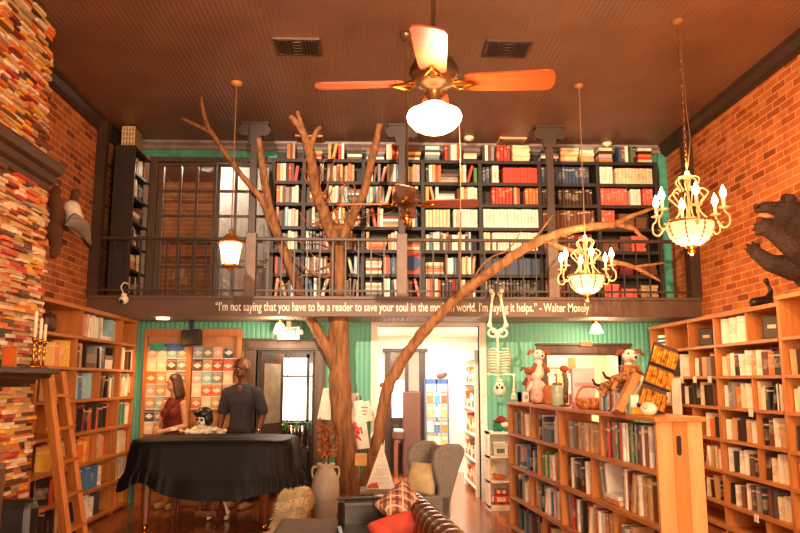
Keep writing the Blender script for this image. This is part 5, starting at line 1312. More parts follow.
# wing chair
AC = V((.55, 7.62, 0)); AY = math.radians(-62); XA = Matrix.Translation(AC)@Matrix.Rotation(AY, 4, 'Z')@Matrix.Diagonal((.88, .88, 1.0, 1))
ac = thing('wing_chair', 'grey felt wing-back armchair behind the leather sofa', 'armchair', AC)
wing = [(.06, .22), (.12, .48), (.22, .72), (.31, .88), (.30, .93), (.24, .965), (.10, .975), (-.02, .96), (-.10, .90), (-.12, .80), (-.09, .68), (-.04, .56), (-.04, .22)]
for sx in (-1, 1):
    mm = MB(XA); xo = sx*.27; mm.prism(wing, 'x', xo-.04, xo+.04); mm.build('wing', GREYF, ac, bevel=.03)
    MB(XA).box(xo-.04, xo+.04, -.24, .1, .2, .50).build('armrest', GREYF, ac, bevel=.03)
XAB = XA@Matrix.Translation((0, .06, .3))@Matrix.Rotation(math.radians(-16), 4, 'X')
MB(XAB).box(-.25, .25, -.06, .06, -.08, .66).build('backrest', GREYF, ac, bevel=.05)
MB(XA).box(-.24, .24, -.26, .1, .2, .34).build('seat', GREYF, ac, bevel=.03)
MB(XA).box(-.22, .22, -.28, .06, .34, .43).build('seat_cushion', GREYF, ac, bevel=.04)
for x in (-.24, .24):
    for y in (-.2, .1): MB(XA).lathe([(.016, 0), (.028, .2)], (x, y, 0), 10).build('leg', DARKW, ac)
pillow('yellow_cushion', 'pale yellow cushion on the grey wing chair', XA@V((-.03, -.06, .62)), (.36, .34), PR(AY+.35, -.28), C('#e8cfa0', .85), thick=.08)
# ottoman
oc = at(308, 518, 6.7)
ot = thing('ottoman', 'low grey upholstered ottoman in front of the stone jar', 'ottoman', (oc.x, 6.7, 0))
MB().box(oc.x-.26, oc.x+.27, 6.15, 6.95, .06, .22).build('base', GREYD, ot, bevel=.03); MB().box(oc.x-.27, oc.x+.28, 6.14, 6.96, .22, .37).build('cushion', GREYD, ot, bevel=.05)
for x in (-.2, .2):
    for y in (6.25, 6.85): MB().box(oc.x+x-.025, oc.x+x+.025, y-.025, y+.025, 0, .06).build('leg', DARKW, ot)
# sheepskin thrown over a bench
shp = thing('bench', 'low wooden bench under the cream sheepskin beside the piano', 'bench', (-.82, 8.1, 0))
MB().box(-.93, -.66, 8.08, 8.3, .24, .28).build('seat', PINEH, shp)
for x in (-.90, -.69):
    for y in (8.11, 8.27): MB().box(x-.02, x+.02, y-.02, y+.02, 0, .24).build('leg', PINE, shp)
sh_ = thing('sheepskin', 'cream long-haired sheepskin thrown over the low bench beside the piano', 'sheepskin', (-.82, 8.1, .33))
rsk = random.Random(6); m = MB(); vs, fs = [], []; n = 22; tuft = MB()
def skin_pt(u, v_):                                        # u across, v from the far top down to the near foot
    x = -.93+.30*u-.14*v_; y = 8.32-.58*v_
    z = .40-.06*v_+.03*math.sin(3*u+5*v_)-.42*max(0, v_-.35)/.65+.05*v_ ; e = max(0, abs(u-.5)-.33)/.17
    return V((x, y-.05*e, max(z-.12*e**2, .05)))
for i in range(n+1):
    for j in range(n+1): vs.append(skin_pt(i/n, j/n)+V((0, 0, rsk.uniform(-.008, .008))))
for i in range(n):
    for j in range(n): fs.append((i*(n+1)+j, i*(n+1)+j+1, (i+1)*(n+1)+j+1, (i+1)*(n+1)+j))
m.add(vs, fs); o = m.build('hide', C('#b8946a', .95), sh_, smooth=True); md = o.modifiers.new('thick', 'SOLIDIFY'); md.thickness = .02
for k in range(3200):
    a = skin_pt(rsk.random(), rsk.random()); d = V((rsk.uniform(-.5, .1), rsk.uniform(-.7, -.1), rsk.uniform(-.1, .8))).normalized(); L = rsk.uniform(.035, .075)
    b = a+d*L*.6; c = b+(d+V((-.3, -.2, -.9))).normalized()*L*.6; tuft.tube([a, b, c], [.006, .005, .001], 3, caps=False)
o = tuft.build('fleece', C('#e0c8a4', .95, var=.2), sh_); o['kind'] = 'stuff'
# stone jar with dried branches
jq = at(325, 513, 8.55); jx, jy = jq.x, 8.55
jr = thing('stone_jar', 'tall pale stoneware jar with two handles standing left of the tree', 'jar', (jx, jy, 0))
MB().lathe([(.085, .0), (.105, .005), (.112, .03), (.135, .16), (.155, .32), (.156, .43), (.14, .52), (.105, .585), (.086, .615), (.088, .64), (.105, .665), (.10, .675), (.08, .66), (.075, .60), (.10, .5), (.10, .1), (.0001, .08)], (jx, jy, 0), 28).build('body', plain('stoneware', '#b8a796', .45, var=.1, scale=5), jr, smooth=True)
for s_ in (-1, 1):
    P, q = smoothpath([(jx+s_*.085, jy, .63), (jx+s_*.135, jy, .635), (jx+s_*.152, jy, .58), (jx+s_*.138, jy, .51)], [.012]*4, 4); MB().tube(P, q, 8).build('handle', MATS['stoneware'], jr, smooth=True)
dp = thing('dried_plant', 'rusty orange dried leafy branches standing in the stone jar', 'plant', (jx, jy, .1))
rp = random.Random(9); lf = MB()
for k in range(9):
    a = rp.uniform(0, 6.28); tip = V((jx+rp.uniform(-.12, .12), jy+rp.uniform(-.12, .12), rp.uniform(.85, 1.15))); b0 = V((jx+math.cos(a)*.03, jy+math.sin(a)*.03, .12)); md_ = V((jx+math.cos(a)*.04, jy+math.sin(a)*.04, .66))
    P, q = smoothpath([b0, md_, md_.lerp(tip, .5)+V((0, 0, .05)), tip], [.006, .005, .004, .002], 5); MB().tube(P, q, 5).build('stem', C('#6a4026'), dp)
    for j in range(60):
        c = md_.lerp(tip, rp.uniform(.25, 1.05))+V((rp.uniform(-.05, .05), rp.uniform(-.05, .05), rp.uniform(-.03, .06))); Rl = Euler((rp.uniform(0, 6), rp.uniform(0, 6), rp.uniform(0, 6))).to_matrix(); s_ = rp.uniform(.02, .036)
        lf.add([c+Rl@V(v) for v in ((-s_, 0, 0), (0, -s_*.4, s_*.12), (s_*1.1, 0, 0), (0, s_*.4, s_*.12))], [(0, 1, 2), (0, 2, 3)])
o = lf.build('foliage', C('#a0602f', .8, var=.35), dp); o['kind'] = 'stuff'
# table with a triangular calendar board behind the sofa arm
q = at(380, 489, 8.0)
tb = thing('side_table', 'low grey side table behind the sofa arm holding the triangular white sign', 'table', (q.x, 8.0, 0)); tz = q.z
MB().box(q.x-.21, q.x+.21, 7.82, 8.2, tz-.03, tz).build('top', C('#85796a', .6), tb, bevel=.006)
for x in (-.18, .18):
    for y in (7.86, 8.16): MB().box(q.x+x-.02, q.x+x+.02, y-.02, y+.02, 0, tz-.03).build('leg', DARKW, tb)
sgn = thing('tent_sign', 'white triangular paper sign with printed grid and red corner, right of the tree', 'sign', (q.x, 8.0, tz))
a, b, c = at(365.5, 487, 7.98), at(395, 489, 7.98), at(382, 443, 7.98); a.z = b.z = tz+.002
g = MB().prism([(a.x, a.z), (b.x, b.z), (c.x, c.z)], 'y', 7.97, 7.99)
for k in range(7):
    z = a.z+.06+k*.045; f = (z-a.z)/(c.z-a.z); x0 = a.x+(c.x-a.x)*f+.04; x1 = b.x+(c.x-b.x)*f-.03
    x = x0
    while x < x1: g.box(x, x+.012, 7.966, 7.971, z, z+.006, 1); x += .03
g.build('board', [C('#f3e8d8'), C('#a08e7c')], sgn)
MB().prism([(a.x+.01, a.z+.01), (a.x+.14, a.z+.01), (a.x+.12, a.z+.07), (a.x+.035, a.z+.05)], 'y', 7.964, 7.969).build('red_corner', C('#d8482a'), sgn)
# posters behind the tree
def poster(name, label, pts, y, col, th=.006, stand=None):
    P = [at(px, py, y) for px, py in pts]; r = thing(name, label, 'poster', (P[0].x, y, 0))
    MB().prism([(p.x, p.z) for p in P], 'y', y, y+th).build('sheet', C(col), r)
    if stand:
        xs = sum(p.x for p in P)/len(P)
        for s_ in (-1, 1): MB().bar((xs+s_*.22, y+.05+.1*(s_ > 0), 0), (xs+s_*.02, y+.02, max(p.z for p in P)+.05), .025, .02).build('easel_leg', DARKW, r)
        MB().bar((xs, y+.3, 0), (xs, y+.03, max(p.z for p in P)), .025, .02).build('easel_leg', DARKW, r)
        MB().box(xs-.2, xs+.2, y-.02, y+.03, min(p.z for p in P)-.025, min(p.z for p in P)).build('easel_ledge', DARKW, r)
    return r, P
po, P = poster('poster', 'white poster with a red leaping figure on an easel right of the trunk', [(349, 402), (363, 400), (370, 448), (352, 450)], 9.82, '#f2e7d8', stand=True)
m = MB(); F_ = lambda px, py: at(px, py, 9.812)
chain_(m, [F_(355, 438), F_(358, 433), F_(356, 428), F_(353, 425)], [.02, .025, .03, .012]); chain_(m, [F_(357, 430), F_(361, 428), F_(362, 433)], [.018, .014, .01]); chain_(m, [F_(355, 438), F_(352, 442)], [.018, .012]); m.sph(F_(355, 424), (.025, .01, .028)); chain_(m, [F_(357, 436), F_(361, 440)], [.018, .010])
m.v = [V((v.x, 9.812+(v.y-9.812)*.12, v.z)) for v in m.v]; m.build('red_figure', C('#d8482a'), po, smooth=True)
po, P = poster('poster', 'white poster with small red heading tilted above the leaping figure poster', [(357, 403), (369, 400.5), (373.5, 420), (362, 423)], 9.79, '#f0e3d2')
m = MB(); 
for k in range(3): a = at(361+k*.8, 408+k*3.4, 9.788); m.box(a.x, a.x+.09-.02*k, 9.786, 9.789, a.z, a.z+.014)
m.build('red_heading', C('#d8563a'), po)
po, P = poster('poster', 'white hanging poster between the left dark doorway and the tree trunk', [(323.5, 388), (330, 388), (331, 420), (317, 419)], 9.85, '#f4e9da')
o = MB().box(at(355, 402, YB).x-.045, at(355, 402, YB).x+.045, YB-.012, YB, at(355, 402, YB).z, at(355, 393, YB).z).build('switch_plate', CREAM, bevel=.003); tag(o, 'cream light switch plate on the green wall above the posters', 'switch')
# ------------------------------------------------------------------ greeting-card rack on the back wall
yk = YB-.06
def X_(px, y=yk): return at(px, 380, y).x
def Z_(py, y=yk): return at(200, py, y).z
ck = thing('card_rack', 'pine wall rack holding rows of greeting cards behind the two people', 'card rack', (X_(190), yk, 0))
for a, b, c, d in ((143, 241, 329, 336), (143, 146.5, 336, 452), (186, 191, 336, 452), (236, 241, 336, 452), (143, 241, 446, 452)): MB().box(X_(a), X_(b), yk-.03, YB-.002, Z_(d), Z_(c)).build('frame', PINE, ck)
MB().box(X_(143), X_(241), yk-.12, YB-.002, .0, Z_(450)).build('cabinet', PINE, ck)
for a, b in ((146, 191), (193, 238)): MB().box(X_(a), X_(b), yk-.135, yk-.12, .08, Z_(455)).build('door', PINEH, ck)
MB().box(X_(146), X_(238), yk+.02, YB-.002, Z_(450), Z_(335)).build('back_panel', C('#b98250', .6), ck)
rows_l = [353, 365.5, 378.5, 391, 403.5, 416.5, 428]; rows_r = [353, 366, 378.5, 391, 403.5]
for py in rows_l+rows_r[:0]: MB().box(X_(147), X_(186), yk-.012, yk+.02, Z_(py+6), Z_(py+5)).build('ledge', CREAM, ck)
for py in rows_r: MB().box(X_(192), X_(236), yk-.012, yk+.02, Z_(py+6), Z_(py+5)).build('ledge', CREAM, ck)
m = MB(); cw = .125
m.box(-cw/2, cw/2, 0, .006, 0, .15); me_card = m.build('card_template', COVER).data; bpy.data.objects.remove(bpy.data.objects['card_template'])
m = MB(); m.add([(-.055, -.002, .07), (0, -.002, .035), (.055, -.002, .07), (0, -.002, .105), (-.055, 0, .07), (0, 0, .035), (.055, 0, .07), (0, 0, .105)], [(0, 1, 2, 3), (7, 6, 5, 4), (0, 4, 5, 1), (1, 5, 6, 2), (2, 6, 7, 3), (3, 7, 4, 0)]); me_env = m.build('env_template', CREAM).data; bpy.data.objects.remove(bpy.data.objects['env_template'])
rgc = random.Random(17)
def card(px, py, side, row, col):
    cn = pick(rgc, [('orange', 1), ('red', 1), ('grey', 3), ('tan', 3), ('pink', 3), ('brown', 2), ('cream', 3), ('navy', .6), ('coral', 1), ('light blue', 1)])
    o = bpy.data.objects.new('greeting_card', me_card); COL.objects.link(o); o.location = (X_(px), yk-.012, Z_(py+5)+.001); o.rotation_euler = (-.05, 0, 0); o.color = (*lin(PAL[cn]), 1)
    tag(o, '%s greeting card, row %d down, %s from the left, %s half of card rack' % (cn, row+1, ordi(col+1), side), 'card', 'greeting cards in the pine rack')
    e = bpy.data.objects.new('envelope', me_env); COL.objects.link(e); e.parent = o
for r_, py in enumerate(rows_l):
    for c_, px in enumerate((151, 161, 171, 181)):
        if not (r_ >= 5 and c_ >= 2): card(px, py, 'left', r_, c_)
for r_, py in enumerate(rows_r):
    for c_, px in enumerate((197, 207, 217, 228)): card(px, py, 'right', r_, c_)
for i, (a, b, col, nm) in enumerate(((149, 164, '#2f9a84', 'teal'), (165, 183, '#3a64a8', 'blue'))):
    o = MB().box(X_(a), X_(b), yk-.03, yk+.02, Z_(350.5)+.0, Z_(344)).build('card_box', C(col)); tag(o, nm+' card box at the top of the left half of the card rack', 'box')
q = at(190.5, 337.5, 9.85); sp = thing('loudspeaker', 'black loudspeaker fixed under the gallery above the card rack', 'speaker', q)
Xq = Matrix.Translation(q)@Matrix.Rotation(math.radians(-4), 4, 'Y')
MB(Xq).box(-.12, .12, 0, .16, -.105, .105).build('cabinet', BLACK, sp, bevel=.01); MB(Xq).box(-.105, .105, -.008, 0, -.09, .09).build('grille', plain('speaker_grille', '#33291f', .8, var=.4, scale=120), sp, bevel=.004); MB(Xq).box(-.02, .02, -.011, -.008, -.005, .005).build('badge', CHROME, sp)
MB(Xq).box(-.02, .02, .06, .1, .105, ZM0-q.z).build('bracket', BLACK, sp)
# exit sign and its two emergency heads
q = at(288.5, 333, 9.95); ex = thing('exit_sign', 'white exit sign with red letters under the gallery', 'exit sign', (q.x, 9.95, q.z))
MB().box(q.x-.145, q.x+.145, 9.95, 9.99, q.z-.085, q.z+.085).build('box', C('#f2e8dc'), ex, bevel=.006); MB().box(q.x-.03, q.x+.03, 9.96, 9.98, q.z+.085, ZM0).build('bracket', CREAM, ex)
text('letters', 'EXIT', C('#d8452c'), (q.x, 9.946, q.z), .235, .15, parent=ex)
for s_ in (-1, 1): MB().lathe([(.02, .03), (.035, 0), (.035, -.02), (.0001, -.025)], (q.x+s_*.17, 9.95, q.z+.01), 14, R=Matrix.Rotation(-PI/2, 3, 'X')).build('lamp_head', CREAM, ex, smooth=True)
q = at(586, 344, YB-.07); o = MB().box(q.x-.08, q.x+.08, YB-.09, YB-.066, q.z-.03, q.z+.03).build('small_sign', C('#d86030')); tag(o, 'small orange sign above the right dark doorway', 'sign')
# security camera on the fascia
q = at(124, 300, YF-.08); sc_ = thing('security_camera', 'white round security camera with looping cable on the gallery edge', 'camera', (q.x, YF-.04, q.z))
MB().sph((q.x, YF-.09, q.z), (.058, .058, .055), 0, 16, 10).build('body', C('#f0e8dc', .35), sc_, smooth=True); MB().lathe([(.03, .0), (.034, .05)], (q.x, YF-.09, q.z+.03), 14).build('mount', CREAM, sc_, smooth=True)
MB().sph((q.x-.008, YF-.128, q.z-.02), (.03, .025, .03), 0, 14, 8).build('lens', BLACK, sc_, smooth=True)
P, r_ = smoothpath([(q.x, YF-.06, q.z+.06), (q.x-.03, YF-.08, q.z+.12), (q.x-.05, YF-.06, q.z+.17), (q.x-.02, YF-.045, q.z+.22), (q.x+.03, YF-.04, q.z+.2)], [.008]*5, 5); MB().tube(P, r_, 6).build('cable', CREAM, sc_, smooth=True)

# ------------------------------------------------------------------ things seen through the doorways
for px, lab in ((291, 'left of two tall chrome coffee urns in the dark doorway behind the piano'), (302, 'right of two tall chrome coffee urns in the dark doorway behind the piano')):
    q = at(px, 440, 10.75); r = thing('coffee_urn', lab, 'urn', (q.x, 10.75, .66), 'coffee urns')
    MB().lathe([(.06, .002), (.07, .02), (.07, .25), (.065, .30), (.06, .32)], (q.x, 10.75, .66), 20).build('body', CHROME, r, smooth=True); MB().lathe([(.062, .32), (.045, .345), (.015, .35), (.015, .37), (.0001, .372)], (q.x, 10.75, .66), 20).build('lid', BLACK, r, smooth=True)
q = at(298, 440, 10.75); tb = thing('console_table', 'narrow dark console table carrying chrome urns in the left doorway', 'table', (q.x, 10.8, 0))
MB().box(q.x-.3, q.x+.3, 10.6, 10.95, .62, .66).build('top', DARKW, tb)
for x in (-.27, .27):
    for y in (10.63, 10.92): MB().box(q.x+x-.02, q.x+x+.02, y-.02, y+.02, 0, .62).build('leg', DARKW, tb)
q = at(299, 426, 11.7); o = MB().box(q.x-.24, q.x+.24, 11.6, 11.85, q.z-.06, q.z+.06).build('green_planter', C('#2f8a4c')); tag(o, 'long green planter box under the bright window of the left doorway', 'planter')
# upright piano in the white room
up = thing('upright_piano', 'brown upright piano standing at the back of the white room', 'piano', (at(408, 440, 12.9).x, 12.9, 0))
a, b = at(396, 440, 12.7), at(421, 440, 12.7)
MB().box(a.x+.12, b.x, 12.75, 13.2, 0, at(400, 392, 12.7).z).build('case', C('#4a2414', .35), up, bevel=.01); MB().box(a.x-.05, a.x+.14, 12.6, 13.15, .62, .76).build('keyboard', C('#4a2414', .35), up, bevel=.02); MB().box(a.x-.03, a.x+.12, 12.62, 13.1, .76, .775).build('keys', CREAM, up)
for y in (12.66, 13.05): MB().box(a.x-.03, a.x+.03, y-.03, y+.03, 0, .62).build('leg', MAHOG, up)
MB().box(a.x+.115, a.x+.125, 12.8, 13.1, .15, .5).build('panel', DARKW, up)
# wire magazine rack
mr = thing('magazine_rack', 'blue wire rack full of magazines against the white room back wall', 'rack', (at(437, 440, 13.1).x, 13.1, 0))
xa, xb = at(425.5, 440, 13.1).x, at(448.5, 440, 13.1).x; Zm = lambda py: at(437, py, 13.1).z
for x in (xa, (xa+xb)/2, xb): MB().box(x-.012, x+.012, 13.1, 13.13, .1, Zm(379)).build('post', C('#4a6a9a', .4), mr)
for x in (xa, xb): MB().box(x-.02, x+.02, 12.9, 13.3, 0, .1).build('foot', C('#4a6a9a', .4), mr)
MB().box(xa, xb, 13.1, 13.12, Zm(384), Zm(379)).build('header', C('#3a5a94'), mr)
mgc = ['#d8713c', '#e8d0b0', '#4a86b8', '#e2a070', '#c8502c', '#7ab0c4', '#ecd8b8', '#d8905c', '#486a94', '#e0b888']
for k, py in enumerate((403, 417, 432, 447, 461)):
    z = Zm(py); MB().box(xa, xb, 13.04, 13.1, z-.012, z).build('shelf', C('#4a6a9a', .4), mr)
    for j in range(3):
        x = xa+.03+(xb-xa-.03)*j/3; hx = mgc[(k*3+j*2) % 10]
        o = MB().box(x, x+(xb-xa)/3-.03, 13.06, 13.075, z+.001, z+.19).box(x+.01, x+(xb-xa)/3-.04, 13.055, 13.06, z+.13, z+.17, 1).build('magazine', [C(hx), C('#f0e4d0')]); tag(o, 'magazine, %s from the left in row %d of the blue wire rack' % (ordi(j+1), k+1), 'magazine', 'magazines in the wire rack')
for x in (.3, .55):
    pass
o = MB().sph((at(441, 376, 13.1).x, 13.12, Zm(379)+.05), (.09, .06, .05), 0, 14, 8).sph((at(445, 376, 13.1).x, 13.1, Zm(379)+.08), (.05, .04, .04), 0, 12, 8).build('toy_animal', C('#6a4a34', .9), smooth=True, remesh=.012); tag(o, 'small dark toy animal on top of the blue magazine rack', 'toy')
# shelf of small goods on the right-hand wall of the white room
ws = thing('shelf_unit', 'narrow white shelf of colourful boxes along the right side of white room', 'shelf', (1.5, 11.2, 0))
MB().box(1.42, 1.62, 10.55, 10.58, 0, 2.02).build('side_panel', WHITE, ws); MB().box(1.42, 1.62, 11.87, 11.9, 0, 2.02).build('side_panel', WHITE, ws); MB().box(1.605, 1.62, 10.58, 11.87, 0, 2.02).build('back_panel', WHITE, ws)
gcol = ['#c86a34', '#e8c890', '#9a3a28', '#d8a060', '#6a4630', '#e0d0b8', '#b8502c', '#c89868', '#48423c', '#dc8850']
for k in range(6):
    z = .12+.36*k; MB().box(1.42, 1.605, 10.58, 11.87, z-.025, z).build('shelf', WHITE, ws)
    if k < 6 and z < 1.9:
        for j in range(6):
            y = 10.62+.21*j; h = rgc.uniform(.12, .28); 
            if z+h > 2.02: h = .15
            o = MB().box(1.44, 1.58, y, y+.16, z+.001, z+h).box(1.436, 1.44, y+.02, y+.14, z+h*.4, z+h*.75, 1).build('gift_box', [C(gcol[(k*5+j*3) % 10]), C('#f0dcc0')]); tag(o, 'small gift box, %s from the doorway, shelf %d up, in the white room' % (ordi(j+1), k+1), 'box', 'gift boxes on the white room shelf')
# shelves seen through the right-hand dark doorway
ss = thing('shelf_unit', 'pine shelf of pale boxes seen through the right dark doorway', 'shelf', (2.7, 11.6, 0))
for x in (2.42, 3.12): MB().box(x-.015, x+.015, 11.5, 11.85, 0, 1.95).build('side_panel', PINE, ss)
for k in range(5):
    z = .2+.4*k; MB().box(2.435, 3.105, 11.5, 11.85, z-.025, z).build('shelf', PINEH, ss)
    if k < 4:
        for j in range(5):
            x = 2.46+.13*j; h = rgc.uniform(.2, .32); o = MB().box(x, x+.10, 11.55, 11.75, z+.001, z+h).build('storage_box', C(('#ecd8b8', '#d8a874', '#f0e4d0', '#b87848', '#e0c498')[(j+k) % 5])); tag(o, 'pale storage box, %s from the left on shelf %d up, through the right doorway' % (ordi(j+1), k+1), 'box', 'storage boxes through the right doorway')
o = MB().box(3.34, 3.44, 11.98, 11.995, 1.5, 1.78).box(3.36, 3.42, 11.975, 11.98, 1.55, 1.74, 1).build('notice', [C('#4a342a'), C('#c88a5a')]); tag(o, 'dark framed notice on the wall seen through the right doorway', 'notice')

# ------------------------------------------------------------------ white corner shelf by the island
a, b = at(490, 509, 9.45), at(512, 509, 9.45); zt = at(500, 432, 9.45).z
wsx = thing('shelf_unit', 'low white open shelf with a red toy robot between the white room and island', 'shelf', ((a.x+b.x)/2, 9.55, 0))
for x in (a.x, b.x): MB().box(x-.014, x+.014, 9.45, 9.72, 0, zt).build('side_panel', WHITE, wsx)
MB().box(a.x, b.x, 9.705, 9.72, 0, zt).build('back_panel', WHITE, wsx)
zs_ = [.06, .36, .66, zt]
for z in zs_: MB().box(a.x-.014, b.x+.014, 9.45, 9.71, z-.028, z).build('shelf', WHITE, wsx)
MB().box(a.x, b.x, 9.46, 9.49, 0, .035).build('plinth', WHITE, wsx)
xm = (a.x+b.x)/2+.02
rbt = thing('toy_robot', 'red and white toy robot on the lowest shelf of the white unit', 'toy', (xm, 9.56, .06))
MB().box(xm-.09, xm+.09, 9.52, 9.62, .085, .17).build('body', C('#d0452a', .4), rbt, bevel=.012); MB().box(xm-.075, xm+.075, 9.525, 9.61, .172, .25).build('head', C('#d0452a', .4), rbt, bevel=.02)
for s_ in (-1, 1):
    MB().lathe([(.022, 0), (.022, .01), (.0001, .012)], (xm+s_*.032, 9.526, .215), 14, R=Matrix.Rotation(PI/2, 3, 'X')).build('eye', C('#f4ead8'), rbt); MB().box(xm+s_*.05-.03, xm+s_*.05+.03, 9.52, 9.62, .061, .085).build('foot', C('#a83622'), rbt); MB().box(xm+s_*.105-.014, xm+s_*.105+.014, 9.545, 9.59, .09, .16).build('arm', C('#e8dcc8'), rbt)
MB().box(xm-.055, xm+.055, 9.514, 9.52, .10, .15).build('panel', C('#efe2cc'), rbt)
ob = thing('wooden_duck', 'small orange wooden duck on the middle shelf of the white unit', 'toy', (xm, 9.56, .36))
m = MB(); m.sph((xm-.01, 9.56, .392), (.085, .04, .032), 0, 14, 8); m.sph((xm-.07, 9.56, .428), (.025, .022, .022), 0, 12, 8); cap(m, (xm-.08, 9.56, .425), (xm-.11, 9.56, .42), .012, .006); m.build('body', C('#c8702c', .5), ob, smooth=True, remesh=.006)
tb_ = thing('tin_box', 'pale green tin with dark lid on the top shelf of white unit', 'tin', (xm, 9.56, .66)); MB().box(xm-.09, xm+.09, 9.5, 9.62, .661, .77).build('body', C('#c8cfb8', .35), tb_, bevel=.008); MB().box(xm-.095, xm+.095, 9.495, 9.625, .77, .80).build('lid', C('#b9bda8', .35), tb_, bevel=.006); MB().box(xm-.05, xm+.05, 9.495, 9.5, .69, .745).build('label', C('#5a6a5c'), tb_)
pls = thing('plush_toy', 'green and white plush toy with red hat on top of white unit', 'plush', (xm, 9.56, zt))
MB().sph((xm, 9.56, zt+.075), (.085, .07, .075), 0, 16, 10).build('body', C('#2f7a58', .95), pls, smooth=True); MB().sph((xm+.055, 9.52, zt+.10), (.055, .05, .05), 0, 14, 10).build('head', C('#efe2cf', .95), pls, smooth=True)
MB().lathe([(.075, .135), (.07, .16), (.04, .185), (.0001, .20)], (xm+.02, 9.55, zt), 16).build('hat', C('#8a2a22', .9), pls, smooth=True); MB().lathe([(.11, .13), (.11, .14)], (xm+.02, 9.55, zt), 18).build('hat_brim', C('#8a2a22', .9), pls)
for s_ in (-1, 1): MB().sph((xm+s_*.07, 9.5, zt+.03), (.03, .035, .028), 0, 10, 8).build('foot', C('#2f7a58', .95), pls, smooth=True)

# ------------------------------------------------------------------ goods on the island top
def si(px, x=.15):                                          # distance along the island for a column of the photograph
    lo, hi = .1, 3.6
    for _ in range(40):
        md = (lo+hi)/2
        if pix(XI@V((x, md, IT)))[0] > px: lo = md
        else: hi = md
    return lo
def tp(px, x=.15): s_ = si(px, x); return XI@V((x, s_, IT))
def zt_(px, py, x=.15): return at(px, py, tp(px, x).y).z
def XT(px, x=.15, rz=0): return Matrix.Translation(tp(px, x))@Matrix.Rotation(rz, 4, 'Z')
for px, col, nm in ((514.5, '#dfe6dc', 'white'), (520, '#7cc4b4', 'turquoise'), (525.5, '#e8e2d4', 'cream')):
    h = zt_(px, 392)-IT; o = MB(XT(px)).box(-.03, .03, -.04, .04, .001, h).box(-.018, .018, -.043, -.04, h*.3, h*.7, 1).build('mug_box', [C(col), C('#8ca8a0')]); tag(o, nm+' small gift box at the far end of the island top', 'box', 'gift boxes on the island top')
def plush_dog(name, label, px, pyhead, pybase, x, cols, stick=True, s=1.0):
    b = tp(px, x); hz = zt_(px, pyhead, x); r = thing(name, label, 'puppet', b)
    c = V((b.x, b.y, hz))
    m = MB(); m.sph(c, (.085*s, .08*s, .075*s)); cap(m, c+V((.01, -.05, -.01))*s, c+V((.02, -.11, -.025))*s, .05*s, .038*s); m.build('head', C(cols[0], .95), r, smooth=True, remesh=.01)
    for q in (-1, 1):
        mm = MB(); P = [c+V((q*.06, 0, .05))*s, c+V((q*.12, -.01, .055))*s, c+V((q*.155, -.02, .0))*s]; mm.tube(P, [.03*s, .035*s, .018*s], 10, flat=.5); mm.build('ear', C(cols[1], .95), r, smooth=True)
        MB().sph(c+V((q*.035, -.075, .025))*s, .012*s, 0, 8, 6).build('eye', BLACK, r, smooth=True)
    MB().sph(c+V((.02, -.145, -.018))*s, .017*s, 0, 10, 6).build('nose', BLACK, r, smooth=True)
    m = MB(); cap(m, c+V((0, .02, -.08))*s, V((b.x, b.y+.02, max(IT+.09, hz-.26*s))), .055*s, .08*s); m.build('body', C(cols[2], .95), r, smooth=True, remesh=.012)
    for q in (-1, 1): m = MB(); cap(m, V((b.x+q*.06*s, b.y-.02, hz-.14*s)), V((b.x+q*.11*s, b.y-.07*s, hz-.22*s)), .03*s, .032*s); m.build('paw', C(cols[1], .95), r, smooth=True)
    MB().lathe([(.07, .001), (.07, .015), (.02, .02), (.018, max(.03, hz-IT-.12))], (b.x, b.y+.02, IT), 14).build('stand', DARKW, r, smooth=True)
    return r
plush_dog('dog_puppet', 'white plush dog puppet with brown ears on a stand at far end of island', 540, 355, 400, .12, ('#f0e4d4', '#9a5a34', '#e8d8c8'), s=.72)
plush_dog('dog_puppet', 'brown and white plush dog puppet above the tilted wooden display on the island', 632, 356, 380, .22, ('#efe2d2', '#8a4c2c', '#e0d0bc'), s=.68)
plush_dog('bear_puppet', 'brown plush bear puppet in a pink coat below the white dog puppet', 530, 371, 400, .2, ('#9a5c38', '#7a4428', '#d87a80'), s=.62)
dl = thing('plush_doll', 'white and pink spotted plush doll standing at the far end of the island', 'doll', tp(537, .1)); b = tp(537, .08); hz = zt_(537, 376, .08)
m = MB(); cap(m, (b.x, b.y, IT+.075), (b.x, b.y, hz-.06), .07, .05); m.build('dress', plain('spotted_cloth', '#efc8c4', .9, var=.12, scale=30), dl, smooth=True); MB().sph((b.x, b.y, hz), .05).build('head', C('#f2e2d0', .9), dl, smooth=True)
for q in (-1, 1): m = MB(); cap(m, (b.x+q*.05, b.y-.01, hz-.07), (b.x+q*.09, b.y-.03, IT+.14), .02, .02); m.build('arm', C('#f2e2d0', .9), dl, smooth=True)
pd = thing('crate', 'small slatted wooden crate with gift tags on the island beside scarf', 'crate', tp(553))
h = zt_(553, 385)-IT; m = MB(XT(553)); m.box(-.07, .07, -.05, .05, .001, .015); m.box(-.07, .07, .04, .05, 0.001, h); m.build('body', PINE, pd)
for k in range(4): z = .02+(h-.05)*k/3.3; MB(XT(553)).box(-.075, .075, -.055, -.045, z, z+(h/4)*.6).build('slat', PINEH, pd)
gl = thing('glass_jar', 'greenish glass jar on the island between crate and patterned scarf', 'jar', tp(558, .08)); MB().lathe([(.05, .001), (.055, .01), (.055, .15), (.045, .17), (.045, .19), (.0001, .191)], tp(558, .06), 18).build('body', C('#b8c8b4', .15), gl, smooth=True); MB().lathe([(.047, .19), (.047, .21), (.0001, .212)], tp(558, .06), 16).build('lid', C('#8a7a60', .3), gl, smooth=True)
sc2 = thing('scarf_stand', 'narrow dark patterned scarf hanging on a stand on the island', 'scarf', tp(565, .1)); b = tp(565, .1); hz = zt_(565, 371, .1)
